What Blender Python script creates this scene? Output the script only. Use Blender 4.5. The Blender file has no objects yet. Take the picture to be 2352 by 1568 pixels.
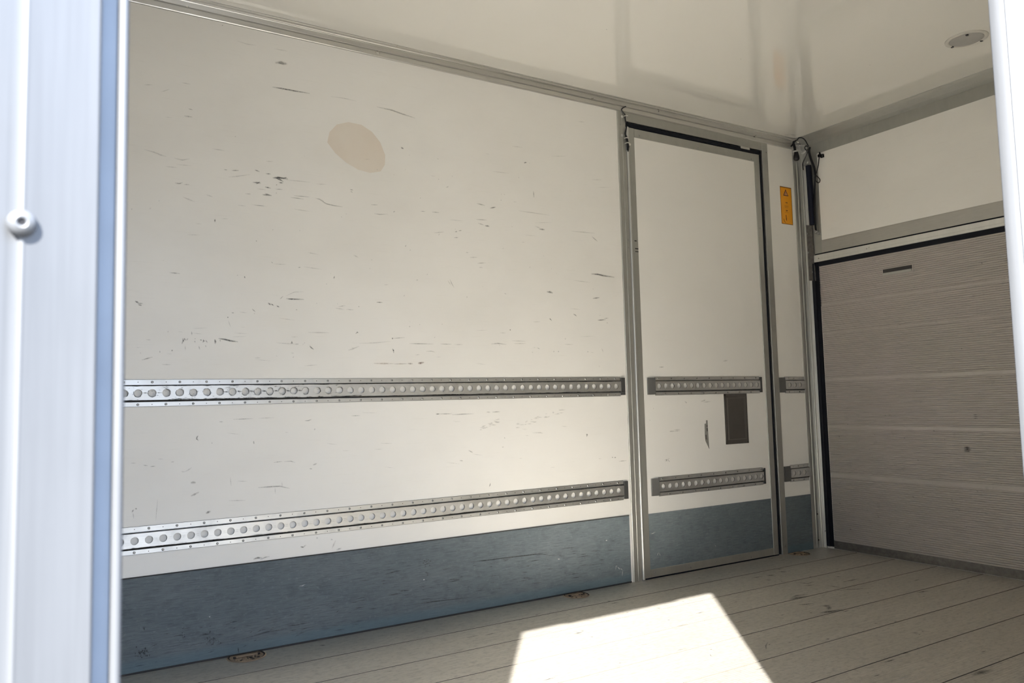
import bpy, bmesh, math, random
from mathutils import Vector, Matrix

# ------------------------------------------------------------------ scene, camera, light
SC = bpy.context.scene
COL = SC.collection
CAM_LOC = (-3.84459, -2.92550, 0.86656)
CAM_ROT = (94.43484, 1.43058, -31.49206)
F_PX = 1786.28
cam_data = bpy.data.cameras.new('camera')
cam_data.sensor_width = 36.0
cam_data.sensor_fit = 'HORIZONTAL'
cam_data.lens = F_PX / 2352.0 * 36.0
cam_data.clip_start = 0.02
cam_data.dof.use_dof = True
cam_data.dof.focus_distance = 3.1
cam_data.dof.aperture_fstop = 11.0
cam = bpy.data.objects.new('camera', cam_data)
cam.location = CAM_LOC
cam.rotation_euler = [math.radians(a) for a in CAM_ROT]
COL.objects.link(cam)
SC.camera = cam

SKY = 5.0
SUN = 36.5
SC.view_settings.view_transform = 'Standard'
SC.view_settings.look = 'None'
SC.view_settings.exposure = 0.0
SC.view_settings.gamma = 1.0
SC.view_settings.use_curve_mapping = False
SC.cycles.use_denoising = True
SC.cycles.max_bounces = 14
SC.cycles.diffuse_bounces = 10
SC.cycles.glossy_bounces = 5
SC.cycles.sample_clamp_indirect = 6.0
SC.cycles.caustics_reflective = True
SC.cycles.caustics_refractive = False

world = bpy.data.worlds.new('sky')
SC.world = world
world.use_nodes = True
wn, wl = world.node_tree.nodes, world.node_tree.links
wn.clear()
w_out = wn.new('ShaderNodeOutputWorld')
w_bg = wn.new('ShaderNodeBackground')
w_geo = wn.new('ShaderNodeTexCoord')
w_sep = wn.new('ShaderNodeSeparateXYZ')
w_ramp = wn.new('ShaderNodeValToRGB')
for k, (pos, c) in enumerate(((0.0, (0.24, 0.27, 0.32, 1)), (0.20, (0.28, 0.33, 0.41, 1)), (0.38, (0.84, 1.0, 1.30, 1)), (0.85, (0.46, 0.68, 1.15, 1)))):
    e = w_ramp.color_ramp.elements[k] if k < 2 else w_ramp.color_ramp.elements.new(pos)
    e.position, e.color = pos, c
wl.new(w_geo.outputs['Generated'], w_sep.inputs[0])
wl.new(w_sep.outputs['Z'], w_ramp.inputs[0])
wl.new(w_ramp.outputs[0], w_bg.inputs[0])
w_bg.inputs[1].default_value = SKY
wl.new(w_bg.outputs[0], w_out.inputs[0])

sun_data = bpy.data.lights.new('sun', 'SUN')
sun_data.energy = SUN
sun_data.angle = math.radians(0.53)
sun_data.color = (1.0, 0.97, 0.92)
sun = bpy.data.objects.new('sun', sun_data)
SUN_DIR = Vector((0.74, 1.0, -1.0287))
sun.rotation_euler = SUN_DIR.to_track_quat('-Z', 'Y').to_euler()
sun.location = (-6, -8, 8)
COL.objects.link(sun)

# ------------------------------------------------------------------ materials
def lin(c):
    return c / 12.92 if c <= 0.04045 else ((c + 0.055) / 1.055) ** 2.4

def rgb(r, g, b):
    return (lin(r / 255), lin(g / 255), lin(b / 255), 1.0)

class NT:
    def __init__(self, name):
        self.m = bpy.data.materials.new(name)
        self.m.use_nodes = True
        self.n, self.l = self.m.node_tree.nodes, self.m.node_tree.links
        self.b = self.n['Principled BSDF']
        self.tc = None
    def set(self, **k):
        for a, v in k.items():
            self.b.inputs[a.replace('_', ' ')].default_value = v
        return self
    def coord(self, scale=(1, 1, 1), rot=(0, 0, 0)):
        if not self.tc:
            self.tc = self.n.new('ShaderNodeNewGeometry')
        mp = self.n.new('ShaderNodeMapping')
        mp.inputs['Scale'].default_value = scale
        mp.inputs['Rotation'].default_value = rot
        self.l.new(self.tc.outputs['Position'], mp.inputs[0])
        return mp.outputs[0]
    def noise(self, scale, vec, detail=4, rough=0.55):
        t = self.n.new('ShaderNodeTexNoise')
        t.inputs['Scale'].default_value = scale
        t.inputs['Detail'].default_value = detail
        t.inputs['Roughness'].default_value = rough
        self.l.new(vec, t.inputs['Vector'])
        return t.outputs['Fac']
    def ramp(self, fac, stops):
        r = self.n.new('ShaderNodeValToRGB')
        e = r.color_ramp.elements
        e[0].position, e[0].color = stops[0]
        e[1].position, e[1].color = stops[-1]
        for p, c in stops[1:-1]:
            x = e.new(p)
            x.color = c
        self.l.new(fac, r.inputs[0])
        return r.outputs[0]
    def mix(self, fac, a, b, mode='MIX'):
        x = self.n.new('ShaderNodeMix')
        x.data_type = 'RGBA'
        x.blend_type = mode
        for sock, v in ((x.inputs[0], fac), (x.inputs[6], a), (x.inputs[7], b)):
            if hasattr(v, 'is_linked'):
                self.l.new(v, sock)
            else:
                sock.default_value = v
        return x.outputs[2]
    def col(self, sock):
        self.l.new(sock, self.b.inputs['Base Color'])
    def rough(self, sock):
        self.l.new(sock, self.b.inputs['Roughness'])
    def bump(self, h, strength=0.2, dist=0.002):
        b = self.n.new('ShaderNodeBump')
        b.inputs['Strength'].default_value = strength
        b.inputs['Distance'].default_value = dist
        self.l.new(h, b.inputs['Height'])
        self.l.new(b.outputs[0], self.b.inputs['Normal'])

def g(v):
    return (v, v, v, 1)

def painted(name, base, dirt_dark, rough=0.3, spec=0.5, amount=0.5, bump=0.06):
    t = NT(name)
    v1 = t.coord((1.0, 1.0, 1.6))
    n1 = t.noise(1.6, v1, 5)
    v2 = t.coord((2.2, 2.2, 70))
    n2 = t.noise(3.0, v2, 5, 0.65)
    c = t.mix(t.ramp(n1, [(0.42, g(0)), (0.75, g(amount * 0.5))]), base, dirt_dark)
    c = t.mix(t.ramp(n2, [(0.60, g(0)), (0.72, g(amount * 0.45))]), c, dirt_dark)
    t.col(c)
    v3 = t.coord((60, 60, 420))
    t.bump(t.noise(2.0, v3, 2), bump, 0.001)
    t.set(Roughness=rough)
    t.b.inputs['Specular IOR Level'].default_value = spec
    return t.m

def metal(name, base, rough, metallic=0.9, scratch=0.35, vec=(1.5, 1.5, 60), var=0.25):
    t = NT(name)
    n1 = t.noise(7.0, t.coord(vec), 4)
    n2 = t.noise(14.0, t.coord((1, 1, 1)), 5, 0.6)
    dark = tuple(c * (1 - var) for c in base[:3]) + (1,)
    lite = tuple(min(1, c * (1 + var * 0.6)) for c in base[:3]) + (1,)
    c = t.mix(t.ramp(n1, [(0.3, g(0)), (0.7, g(1))]), dark, lite)
    c = t.mix(t.ramp(n2, [(0.55, g(0)), (0.8, g(scratch))]), c, tuple(x * 0.45 for x in base[:3]) + (1,))
    t.col(c)
    t.rough(t.ramp(n2, [(0.3, g(max(0.05, rough - 0.07))), (0.8, g(rough + 0.12))]))
    t.set(Metallic=metallic)
    return t.m

def plain(name, base, rough=0.5, metallic=0.0, spec=0.5, var=0.12):
    t = NT(name)
    n1 = t.noise(22.0, t.coord(), 4)
    c = t.mix(t.ramp(n1, [(0.35, g(0)), (0.75, g(1))]), base, tuple(x * (1 - var) for x in base[:3]) + (1,))
    t.col(c)
    t.set(Roughness=rough, Metallic=metallic)
    t.b.inputs['Specular IOR Level'].default_value = spec
    return t.m

M = {}
M['wall'] = painted('white_panel', (0.865, 0.845, 0.795, 1), (0.66, 0.635, 0.58, 1), 0.28, 0.5, 0.6)
M['ceiling'] = painted('white_ceiling', (0.80, 0.78, 0.72, 1), (0.74, 0.71, 0.645, 1), 0.07, 0.9, 0.2, 0.012)
_cb = M['ceiling'].node_tree.nodes['Principled BSDF']
_cb.inputs['Coat Weight'].default_value = 0.6
_cb.inputs['Coat Roughness'].default_value = 0.035
_cb.inputs['Coat IOR'].default_value = 1.55
M['door_panel'] = painted('white_door_panel', (0.87, 0.85, 0.80, 1), (0.70, 0.675, 0.615, 1), 0.28, 0.5, 0.3)
M['alu'] = metal('aluminium', (0.60, 0.60, 0.575, 1), 0.36, 0.85, 0.12, (60, 60, 1.2), 0.05)
M['alu_x'] = metal('aluminium_rail_trim', (0.62, 0.61, 0.58, 1), 0.34, 0.85, 0.12, (1.2, 60, 60), 0.07)
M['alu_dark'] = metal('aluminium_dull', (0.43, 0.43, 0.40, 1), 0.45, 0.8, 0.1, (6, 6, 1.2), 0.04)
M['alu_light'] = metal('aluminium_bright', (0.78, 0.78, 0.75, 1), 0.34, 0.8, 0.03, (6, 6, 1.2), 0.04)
M['alu_strip'] = metal('aluminium_strip', (0.50, 0.49, 0.46, 1), 0.42, 0.8, 0.06, (2, 2, 30), 0.05)
M['pan_edge'] = plain('grey_brown_edge', (0.105, 0.095, 0.085, 1), 0.45)
M['navy'] = plain('blue_black_paint', (0.005, 0.007, 0.018, 1), 0.5, 0.0, 0.25)
M['rail'] = metal('galvanised_steel', (0.70, 0.70, 0.685, 1), 0.37, 0.9, 0.4, (2, 60, 60), 0.07)
M['screw'] = metal('screw_steel', (0.36, 0.36, 0.35, 1), 0.3, 0.95, 0.3, (30, 30, 30), 0.2)
M['dirt_dark'] = plain('near_black_matt', (0.030, 0.029, 0.028, 1), 0.75)
M['grime'] = plain('seam_grime', (0.12, 0.108, 0.09, 1), 0.8)
M['cap'] = plain('dark_end_cap', (0.045, 0.045, 0.045, 1), 0.42)
M['cap_grey'] = plain('grey_end_cap', (0.095, 0.095, 0.092, 1), 0.4)
M['rubber'] = plain('black_rubber', (0.0045, 0.0055, 0.010, 1), 0.6, 0.0, 0.22)
M['black'] = plain('black_plastic', (0.006, 0.006, 0.008, 1), 0.45, 0.0, 0.3)
M['steel_dark'] = metal('dark_steel', (0.16, 0.15, 0.14, 1), 0.5, 0.7, 0.4, (8, 8, 8), 0.3)
M['pan'] = plain('grey_brown_plastic', (0.062, 0.056, 0.050, 1), 0.5)
M['lamp_ring'] = plain('lamp_ring', (0.66, 0.64, 0.58, 1), 0.35)
M['lamp_glass'] = plain('lamp_diffuser', (0.40, 0.39, 0.37, 1), 0.35)
M['orange'] = plain('orange_vinyl', rgb(224, 150, 8), 0.4)
M['orange_edge'] = plain('brown_print', rgb(120, 74, 10), 0.4)
M['print'] = plain('dark_print', rgb(78, 28, 12), 0.4)
M['print_pale'] = plain('pale_print', rgb(214, 158, 110), 0.4)
M['print_soft'] = plain('faded_print', rgb(160, 96, 14), 0.4)
M['label_grey'] = plain('worn_label', (0.24, 0.235, 0.215, 1), 0.6, var=0.45)
M['rust'] = plain('rusty_cup', (0.29, 0.215, 0.145, 1), 0.8, var=0.5)
M['rust_dark'] = plain('dark_rust', (0.030, 0.022, 0.016, 1), 0.85, var=0.4)
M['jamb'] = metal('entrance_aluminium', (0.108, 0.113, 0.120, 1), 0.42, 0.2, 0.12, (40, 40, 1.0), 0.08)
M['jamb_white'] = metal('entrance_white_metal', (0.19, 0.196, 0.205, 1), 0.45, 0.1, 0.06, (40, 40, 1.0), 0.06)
M['groove_sky_shade'] = plain('blue_grey_sky_shade', (0.25, 0.29, 0.34, 1), 0.5)
M['outside'] = plain('pale_asphalt', (0.085, 0.078, 0.066, 1), 0.9)

def skirt_material():
    t = NT('slate_kick_board')
    n1 = t.noise(2.5, t.coord((1.2, 1, 3)), 5)
    n2 = t.noise(3.0, t.coord((5, 5, 150)), 6, 0.7)
    n3 = t.noise(9.0, t.coord((1.5, 1, 2)), 6, 0.7)
    n4 = t.noise(60.0, t.coord((1, 1, 1.5)), 5, 0.75)
    c = t.mix(t.ramp(n1, [(0.3, g(0)), (0.7, g(1))]), (0.124, 0.150, 0.162, 1), (0.158, 0.182, 0.192, 1))
    c = t.mix(t.ramp(n2, [(0.46, g(0)), (0.66, g(0.75))]), c, (0.062, 0.077, 0.090, 1))
    c = t.mix(t.ramp(n3, [(0.52, g(0)), (0.72, g(0.5))]), c, (0.066, 0.080, 0.092, 1))
    c = t.mix(t.ramp(n4, [(0.56, g(0)), (0.70, g(0.35))]), c, (0.24, 0.265, 0.275, 1))
    sp = t.n.new('ShaderNodeSeparateXYZ')              # bluer sealant band along the foot
    t.l.new(t.tc.outputs['Position'], sp.inputs[0])
    c = t.mix(t.ramp(sp.outputs['Z'], [(0.030, g(0.45)), (0.050, g(0))]), c, (0.11, 0.175, 0.205, 1))
    t.col(c)
    t.bump(n2, 0.2, 0.001)
    t.set(Roughness=0.6)
    t.b.inputs['Specular IOR Level'].default_value = 0.15
    return t.m
M['skirt'] = skirt_material()

def floor_material():
    t = NT('worn_plank_floor')
    n1 = t.noise(1.3, t.coord((0.8, 2.5, 1)), 5)
    n2 = t.noise(4.0, t.coord((1.0, 70, 1)), 6, 0.7)
    n3 = t.noise(30.0, t.coord((1.2, 2.4, 1)), 6, 0.7)
    n4 = t.noise(2.2, t.coord((1, 1.4, 1)), 6, 0.6)
    c = t.mix(t.ramp(n1, [(0.3, g(0)), (0.7, g(1))]), (0.64, 0.605, 0.54, 1), (0.73, 0.69, 0.62, 1))
    c = t.mix(t.ramp(n2, [(0.44, g(0)), (0.68, g(0.6))]), c, (0.44, 0.42, 0.38, 1))
    c = t.mix(t.ramp(n3, [(0.48, g(0)), (0.66, g(0.6))]), c, (0.42, 0.40, 0.365, 1))
    c = t.mix(t.ramp(n4, [(0.55, g(0)), (0.8, g(0.3))]), c, (0.43, 0.405, 0.37, 1))
    t.col(c)
    t.bump(n3, 0.12, 0.001)
    t.set(Roughness=0.50, Metallic=0.89)
    t.b.inputs['Specular IOR Level'].default_value = 0.6
    return t.m
M['floor'] = floor_material()

def ribbed_material():
    t = NT('ribbed_aluminium')
    n1 = t.noise(2.2, t.coord((1, 1.3, 1)), 4)
    n2 = t.noise(8.0, t.coord((1, 1.5, 30)), 5, 0.65)
    n3 = t.noise(18.0, t.coord((1, 1, 1)), 6, 0.7)
    c = t.mix(t.ramp(n1, [(0.3, g(0)), (0.75, g(1))]), (0.45, 0.425, 0.39, 1), (0.485, 0.445, 0.43, 1))
    c = t.mix(t.ramp(n2, [(0.45, g(0)), (0.75, g(0.6))]), c, (0.33, 0.31, 0.285, 1))
    c = t.mix(t.ramp(n3, [(0.6, g(0)), (0.8, g(0.35))]), c, (0.12, 0.115, 0.105, 1))
    t.col(c)
    t.set(Roughness=0.48, Metallic=0.45)
    return t.m
M['ribbed'] = ribbed_material()

def stain_material():
    t = NT('worn_marks')
    a = t.n.new('ShaderNodeVertexColor')
    a.layer_name = 'mark'
    t.col(a.outputs['Color'])
    n = t.noise(160.0, t.coord((1, 1, 1.6)), 3, 0.6)
    r = t.ramp(n, [(0.33, g(0.35)), (0.55, g(1))])
    mu = t.n.new('ShaderNodeMath')
    mu.operation = 'MULTIPLY'
    t.l.new(a.outputs['Alpha'], mu.inputs[0])
    t.l.new(r, mu.inputs[1])
    t.l.new(mu.outputs[0], t.b.inputs['Alpha'])
    t.set(Roughness=0.6)
    return t.m
M['marks'] = stain_material()

# ------------------------------------------------------------------ mesh helpers
class MB:
    def __init__(self):
        self.v, self.f, self.mi = [], [], []
    def face(self, idx, mi=0):
        self.f.append(tuple(idx))
        self.mi.append(mi)
    def quad(self, a, b, c, d, mi=0):
        i = len(self.v)
        self.v += [a, b, c, d]
        self.face((i, i + 1, i + 2, i + 3), mi)
    def box(self, x0, x1, y0, y1, z0, z1, mi=0):
        i = len(self.v)
        self.v += [(x, y, z) for x in (x0, x1) for y in (y0, y1) for z in (z0, z1)]
        for q in ((0, 1, 3, 2), (4, 6, 7, 5), (0, 4, 5, 1), (2, 3, 7, 6), (0, 2, 6, 4), (1, 5, 7, 3)):
            self.face([i + k for k in q], mi)
        return self
    def prism(self, pts, a0, a1, place, mi=0, caps=True, seg=None):
        """sweep a closed 2-D outline between a0 and a1; place(p, a) gives the 3-D point"""
        i, n = len(self.v), len(pts)
        for a in (a0, a1):
            self.v += [place(p, a) for p in pts]
        for k in range(n):
            self.face((i + k, i + (k + 1) % n, i + n + (k + 1) % n, i + n + k), seg[k] if seg else mi)
        if caps:
            self.face([i + k for k in range(n)][::-1], mi)
            self.face([i + n + k for k in range(n)], mi)
        return self
    def cyl(self, c, axis, r, h, n=16, mi=0, r2=None):
        """cylinder / cone from c along axis (0,1,2 with sign by h)"""
        r2 = r if r2 is None else r2
        i = len(self.v)
        for t, rr in ((0, r), (h, r2)):
            for k in range(n):
                a = 2 * math.pi * k / n
                p = [0, 0, 0]
                p[axis] = t
                p[(axis + 1) % 3] = rr * math.cos(a)
                p[(axis + 2) % 3] = rr * math.sin(a)
                self.v.append((c[0] + p[0], c[1] + p[1], c[2] + p[2]))
        for k in range(n):
            self.face((i + k, i + (k + 1) % n, i + n + (k + 1) % n, i + n + k), mi)
        self.face([i + k for k in range(n)][::-1], mi)
        self.face([i + n + k for k in range(n)], mi)
        return self
    def lathe(self, c, axis, prof, n=24, mi=0):
        """prof: (height along axis, radius); closes at radius 0"""
        i = len(self.v)
        for t, rr in prof:
            for k in range(n):
                a = 2 * math.pi * k / n
                p = [0, 0, 0]
                p[axis] = t
                p[(axis + 1) % 3] = rr * math.cos(a)
                p[(axis + 2) % 3] = rr * math.sin(a)
                self.v.append((c[0] + p[0], c[1] + p[1], c[2] + p[2]))
        for j in range(len(prof) - 1):
            for k in range(n):
                self.face((i + j * n + k, i + j * n + (k + 1) % n, i + (j + 1) * n + (k + 1) % n, i + (j + 1) * n + k), mi)
        self.face([i + k for k in range(n)][::-1], mi)
        self.face([i + (len(prof) - 1) * n + k for k in range(n)], mi)
        return self
    def tube(self, pts, r, n=8, mi=0, sub=4, closed=False):
        P = [Vector(p) for p in pts]
        if sub > 1:                                     # Catmull-Rom
            Q = []
            m = len(P)
            for k in range(m if closed else m - 1):
                p0 = P[(k - 1) % m] if closed or k else P[0]
                p1, p2 = P[k], P[(k + 1) % m]
                p3 = P[(k + 2) % m] if closed or k < m - 2 else P[-1]
                for s in range(sub):
                    t = s / sub
                    Q.append(0.5 * ((2 * p1) + (p2 - p0) * t + (2 * p0 - 5 * p1 + 4 * p2 - p3) * t * t + (3 * p1 - p0 - 3 * p2 + p3) * t ** 3))
            if not closed:
                Q.append(P[-1])
            P = Q
        i, m = len(self.v), len(P)
        up = Vector((0.31, 0.2, 0.93))
        for k in range(m):
            a = P[(k - 1) % m] if closed or k else P[k]
            b = P[(k + 1) % m] if closed or k < m - 1 else P[k]
            d = (b - a).normalized()
            s = d.cross(up)
            if s.length < 1e-4:
                s = d.cross(Vector((1, 0, 0)))
            s.normalize()
            u = s.cross(d).normalized()
            for q in range(n):
                ang = 2 * math.pi * q / n
                self.v.append(tuple(P[k] + r * (math.cos(ang) * s + math.sin(ang) * u)))
        for k in range(m if closed else m - 1):
            for q in range(n):
                a, b = i + k * n, i + ((k + 1) % m) * n
                self.face((a + q, a + (q + 1) % n, b + (q + 1) % n, b + q), mi)
        if not closed:
            self.face([i + q for q in range(n)][::-1], mi)
            self.face([i + (m - 1) * n + q for q in range(n)], mi)
        return self
    def build(self, name, mats, parent=None, smooth=True, angle=35, origin=None, fix=True):
        me = bpy.data.meshes.new(name)
        o = Vector(origin) if origin else Vector((0, 0, 0))
        me.from_pydata([tuple(Vector(v) - o) for v in self.v], [], self.f)
        for m in (mats if isinstance(mats, (list, tuple)) else [mats]):
            me.materials.append(M[m])
        me.polygons.foreach_set('material_index', self.mi)
        if fix:
            b = bmesh.new()
            b.from_mesh(me)
            bmesh.ops.remove_doubles(b, verts=b.verts, dist=1e-6)
            bmesh.ops.recalc_face_normals(b, faces=b.faces)
            b.to_mesh(me)
            b.free()
        me.update()
        if smooth:
            me.shade_smooth()
            me.set_sharp_from_angle(angle=math.radians(angle))
        ob = bpy.data.objects.new(name, me)
        ob.location = o
        COL.objects.link(ob)
        if parent:
            ob.parent = parent
            if origin:
                ob.location = o - Vector(parent.location)
            else:
                ob.matrix_parent_inverse = Matrix.Translation(-Vector(parent.location))
        return ob

def tag(o, label, cat, kind=None, group=None):
    o['label'] = label
    o['category'] = cat
    if kind:
        o['kind'] = kind
    if group:
        o['group'] = group
    return o

def empty(name, loc=(0, 0, 0)):
    e = bpy.data.objects.new(name, None)
    e.empty_display_size = 0.05
    e.location = loc
    COL.objects.link(e)
    return e

PX = lambda p, a: (a, p[0], p[1])      # outline in (y, z) swept along x
PY = lambda p, a: (p[0], a, p[1])      # outline in (x, z) swept along y
PZ = lambda p, a: (p[0], p[1], a)      # outline in (x, y) swept along z

def ribbons(name, marks, place, parent, shades, lift):
    """thin worn marks lying on a surface: (shade, width in 0.1 mm, then u, v pairs in mm)"""
    verts, faces, cols = [], [], []
    for mk in marks:
        sh, wd = mk[0], mk[1] * 1e-4
        pts = [(mk[i] * 1e-3, mk[i + 1] * 1e-3) for i in range(2, len(mk), 2)]
        c, al = shades[sh]
        if len(pts) == 2:
            pts = [pts[0], ((pts[0][0] + pts[1][0]) / 2, (pts[0][1] + pts[1][1]) / 2), pts[1]]
        i0, n = len(verts), len(pts)
        for k, p in enumerate(pts):
            a, b = pts[max(0, k - 1)], pts[min(n - 1, k + 1)]
            d = Vector((b[0] - a[0], b[1] - a[1]))
            if d.length < 1e-6:
                d = Vector((1, 0))
            d.normalize()
            nx, ny = -d.y, d.x
            end = k in (0, n - 1)
            hw = wd * (0.35 if end else 0.62)
            for s in (-1, 0, 1):
                verts.append(place(p[0] + nx * hw * s, p[1] + ny * hw * s, lift))
                cols.append(c + ((al * (0.35 if end else 1.0)) if s == 0 else 0.0,))
        for k in range(n - 1):
            for s in (0, 1):
                a = i0 + k * 3 + s
                faces.append((a, a + 1, a + 4, a + 3))
    me = bpy.data.meshes.new(name)
    me.from_pydata(verts, [], faces)
    at = me.color_attributes.new('mark', 'FLOAT_COLOR', 'POINT')
    for i, c in enumerate(cols):
        at.data[i].color = c
    me.materials.append(M['marks'])
    ob = bpy.data.objects.new(name, me)
    COL.objects.link(ob)
    ob.parent = parent
    ob.matrix_parent_inverse = Matrix.Translation(-Vector(parent.location))
    ob['kind'] = 'stuff'
    return ob

# ------------------------------------------------------------------ the truck body: floor, walls, ceiling
X0 = -7.2           # inner face of the far-left end wall
YN = -2.42            # inner face of the near side wall
YO = -2.46            # its outer face
H = 2.36
DX0, DX1 = -1.4009, -0.3062      # door frame in the back wall
OX0, OX1 = -3.803, -2.787        # the open entrance in the near side wall
OH = 2.15

def build_floor():
    b = MB()
    prof = [(0.03, -0.03), (0.03, 0.0)]
    pitch, first = 0.2218, -0.2185
    y = 0.0
    seam = first
    rib = 0.0111
    while y > -2.44:
        end = max(seam, -2.46)
        n = max(1, int(round((y - end - 0.0045) / rib)))
        st = (y - end - 0.0045) / n
        dep = 0.00045 if y < -0.1 else 0.00025
        for k in range(n):
            a = y - k * st
            prof += [(a, 0.0), (a - st * 0.62, 0.0), (a - st * 0.72, -dep), (a - st * 0.90, -dep)]
        prof += [(end + 0.0045, 0.0), (end + 0.0040, -0.005), (end + 0.0002, -0.005)]
        y = end
        seam -= pitch
        if end <= -2.455:
            break
    prof += [(-2.46, 0.0), (-2.46, -0.03)]
    seg = [1 if min(prof[k][1], prof[(k + 1) % len(prof)][1]) < -0.004 and max(prof[k][1], prof[(k + 1) % len(prof)][1]) <= 0 and prof[k][1] > -0.02 and k > 1 else 0 for k in range(len(prof))]
    b.prism(prof, X0 - 0.03, 0.05, PX, seg=seg)
    o = b.build('floor', ['floor', 'grime'], smooth=False)
    tag(o, 'worn grey-brown plank floor with fine ribs and a sunlit patch', 'floor', 'structure')
    return o
floor = build_floor()

b = MB()
b.box(X0 - 0.03, 0.05, YO, 0.05, H, H + 0.05)
ceiling = tag(b.build('ceiling', 'ceiling'), 'glossy cream white ceiling panel over the cargo box', 'ceiling', 'structure')

b = MB()
b.box(X0 - 0.03, DX0 + 0.004, 0.0, 0.05, -0.03, H)
b.box(DX0 + 0.004, DX1 - 0.004, 0.0, 0.05, 2.293, H)
b.box(DX1 - 0.004, 0.05, 0.0, 0.05, -0.03, H)
wall_back = tag(b.build('wall_back', 'wall'), 'scuffed white side wall with two perforated rails', 'wall', 'structure')

b = MB()
b.box(X0 - 0.03, -1.4155, -0.0035, 0.0, 0.0, 0.3125)
b.box(DX1 + 0.001, -0.0895, -0.0035, 0.0, 0.0, 0.3045)
b.box(X0 - 0.03, -1.4155, -0.0042, 0.0, 0.3115, 0.3150, 1)
b.box(X0 - 0.03, -1.4155, -0.0060, 0.0, 0.0, 0.006, 1)
base = tag(b.build('baseboard_back', ['skirt', 'dirt_dark']), 'slate blue-grey kick board along the foot of the white wall', 'kick board', 'structure')

# wall_left: the end wall beside the entrance, wall_front: the near side wall with the opening
b = MB()
b.box(X0 - 0.05, X0, YO, 0.05, -0.03, H)
tag(b.build('wall_left', 'wall'), 'white end wall of the box beside the entrance', 'wall', 'structure')

def near_wall():
    b = MB()
    b.box(X0 - 0.05, -3.8620, YO, YN, -0.03, H)
    b.box(-3.8620, OX0 - 0.002, -2.448, YN, -0.03, H)
    b.box(OX1, 0.05, YO, YN, -0.03, H, 0)
    b.box(OX0 - 0.002, OX1, YO, YN, OH, H)
    for cx, sx, r in ((OX0, 1, 0.010), (OX1, -1, 0.045)):            # rounded head corners
        pts = [(cx, OH)] + [(cx + sx * r - sx * r * math.cos(a), OH - r + r * math.sin(a)) for a in [math.pi / 2 * k / 8 for k in range(8, -1, -1)]]
        b.prism(pts, YO, YN, PY)
    b.box(-3.60, -3.02, YO, YO + 0.012, OH - 0.012, OH)     # weather strip under the head
    for q in ((X0 - 0.05, -3.8625, -0.10, H + 0.05), (OX1 + 0.031, 0.05, -0.10, H + 0.05), (OX0 + 0.02, OX1 + 0.031, OH + 0.03, H + 0.05)):
        b.box(q[0], q[1], YO - 0.002, YO, q[2], q[3], 1)     # added outer skin, darkened so direct sun does not burn it white
    return b.build('wall_front', ['wall', 'jamb'])
tag(near_wall(), 'white near side wall around the open entrance', 'wall', 'structure')

# ------------------------------------------------------------------ entrance jambs
def left_jamb():
    b = MB()
    pts = [(-3.900, -2.458), (-3.900, -2.4735), (-3.8600, -2.4735), (-3.8575, -2.4715), (-3.8532, -2.4712),
           (-3.8524, -2.4722), (-3.8519, -2.4727), (-3.8511, -2.4730), (-3.8503, -2.4727), (-3.8496, -2.4720),
           (-3.8190, -2.4720), (-3.8177, -2.4712), (-3.8172, -2.4690), (-3.8172, -2.4570), (-3.8090, -2.4570),
           (-3.8086, -2.4590), (-3.8078, -2.4614), (-3.8062, -2.4622), (-3.8044, -2.4616), (-3.8033, -2.4600),
           (-3.8030, -2.4560), (-3.8030, -2.4200), (-3.8050, -2.4200), (-3.8050, -2.4500)]
    b.prism(pts, -0.12, H + 0.05, PZ)
    o = b.build('trim_1', 'jamb', angle=50)
    s = MB()
    s.box(-3.8171, -3.8091, -2.4578, -2.4560, -0.10, H + 0.04)  # added strip; its colour carries the blue sky-lit shade of the jamb groove
    s.build('groove_sky_shade', 'groove_sky_shade', o)['label'] = 'added strip painted the blue-grey of the groove in sky-lit shade'
    tag(o, 'pale aluminium frame post of the entrance on the left edge of the view', 'frame post', 'structure')
    r = MB()
    c = (-3.8514, -2.4752, 0.9613)
    r.lathe(c, 1, [(0.004, 0.0066), (0.0005, 0.0066), (-0.0008, 0.0060), (-0.0020, 0.0044), (-0.0026, 0.0030), (-0.0024, 0.0022), (-0.0012, 0.0016)], 28)
    r.cyl((c[0], c[1] - 0.0013, c[2]), 1, 0.0016, 0.001, 12, 1)
    r.build('rivet', ['jamb', 'black'], o)
left_jamb()

def right_jamb():
    b = MB()
    pts = [(OX1, YN), (OX1 - 0.0012, YN - 0.0012), (OX1 - 0.0012, -2.438), (OX1 - 0.0004, -2.4386), (OX1 - 0.0004, -2.4396), (OX1 - 0.0012, -2.4402),
           (OX1 - 0.0012, -2.465), (OX1 + 0.03, -2.465), (OX1 + 0.03, -2.4605), (OX1, -2.4605)]
    b.prism(pts, -0.12, H + 0.03, PZ)
    o = b.build('trim_2', 'jamb_white', angle=50)
    tag(o, 'sunlit white frame post of the entrance on the right edge of the view', 'frame post', 'structure')
right_jamb()

# ------------------------------------------------------------------ ceiling trims and corner post
b = MB()
b.prism([(0.0, 2.298), (-0.0075, 2.298), (-0.0095, 2.3005), (-0.0080, 2.3025), (-0.0080, 2.3180), (-0.0052, 2.3195), (-0.0052, 2.3215), (-0.0120, 2.3240),
         (-0.0150, 2.3400), (-0.0165, 2.3420), (-0.0150, 2.3440), (-0.0190, 2.3470), (-0.0190, 2.3545), (-0.0225, 2.3560), (-0.0225, 2.3600), (0.0, 2.3600)],
        X0, -0.0005, PX)
tag(b.build('trim_3', 'alu_x', angle=20), 'stepped aluminium trim between white side wall and ceiling', 'trim', 'structure')

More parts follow.
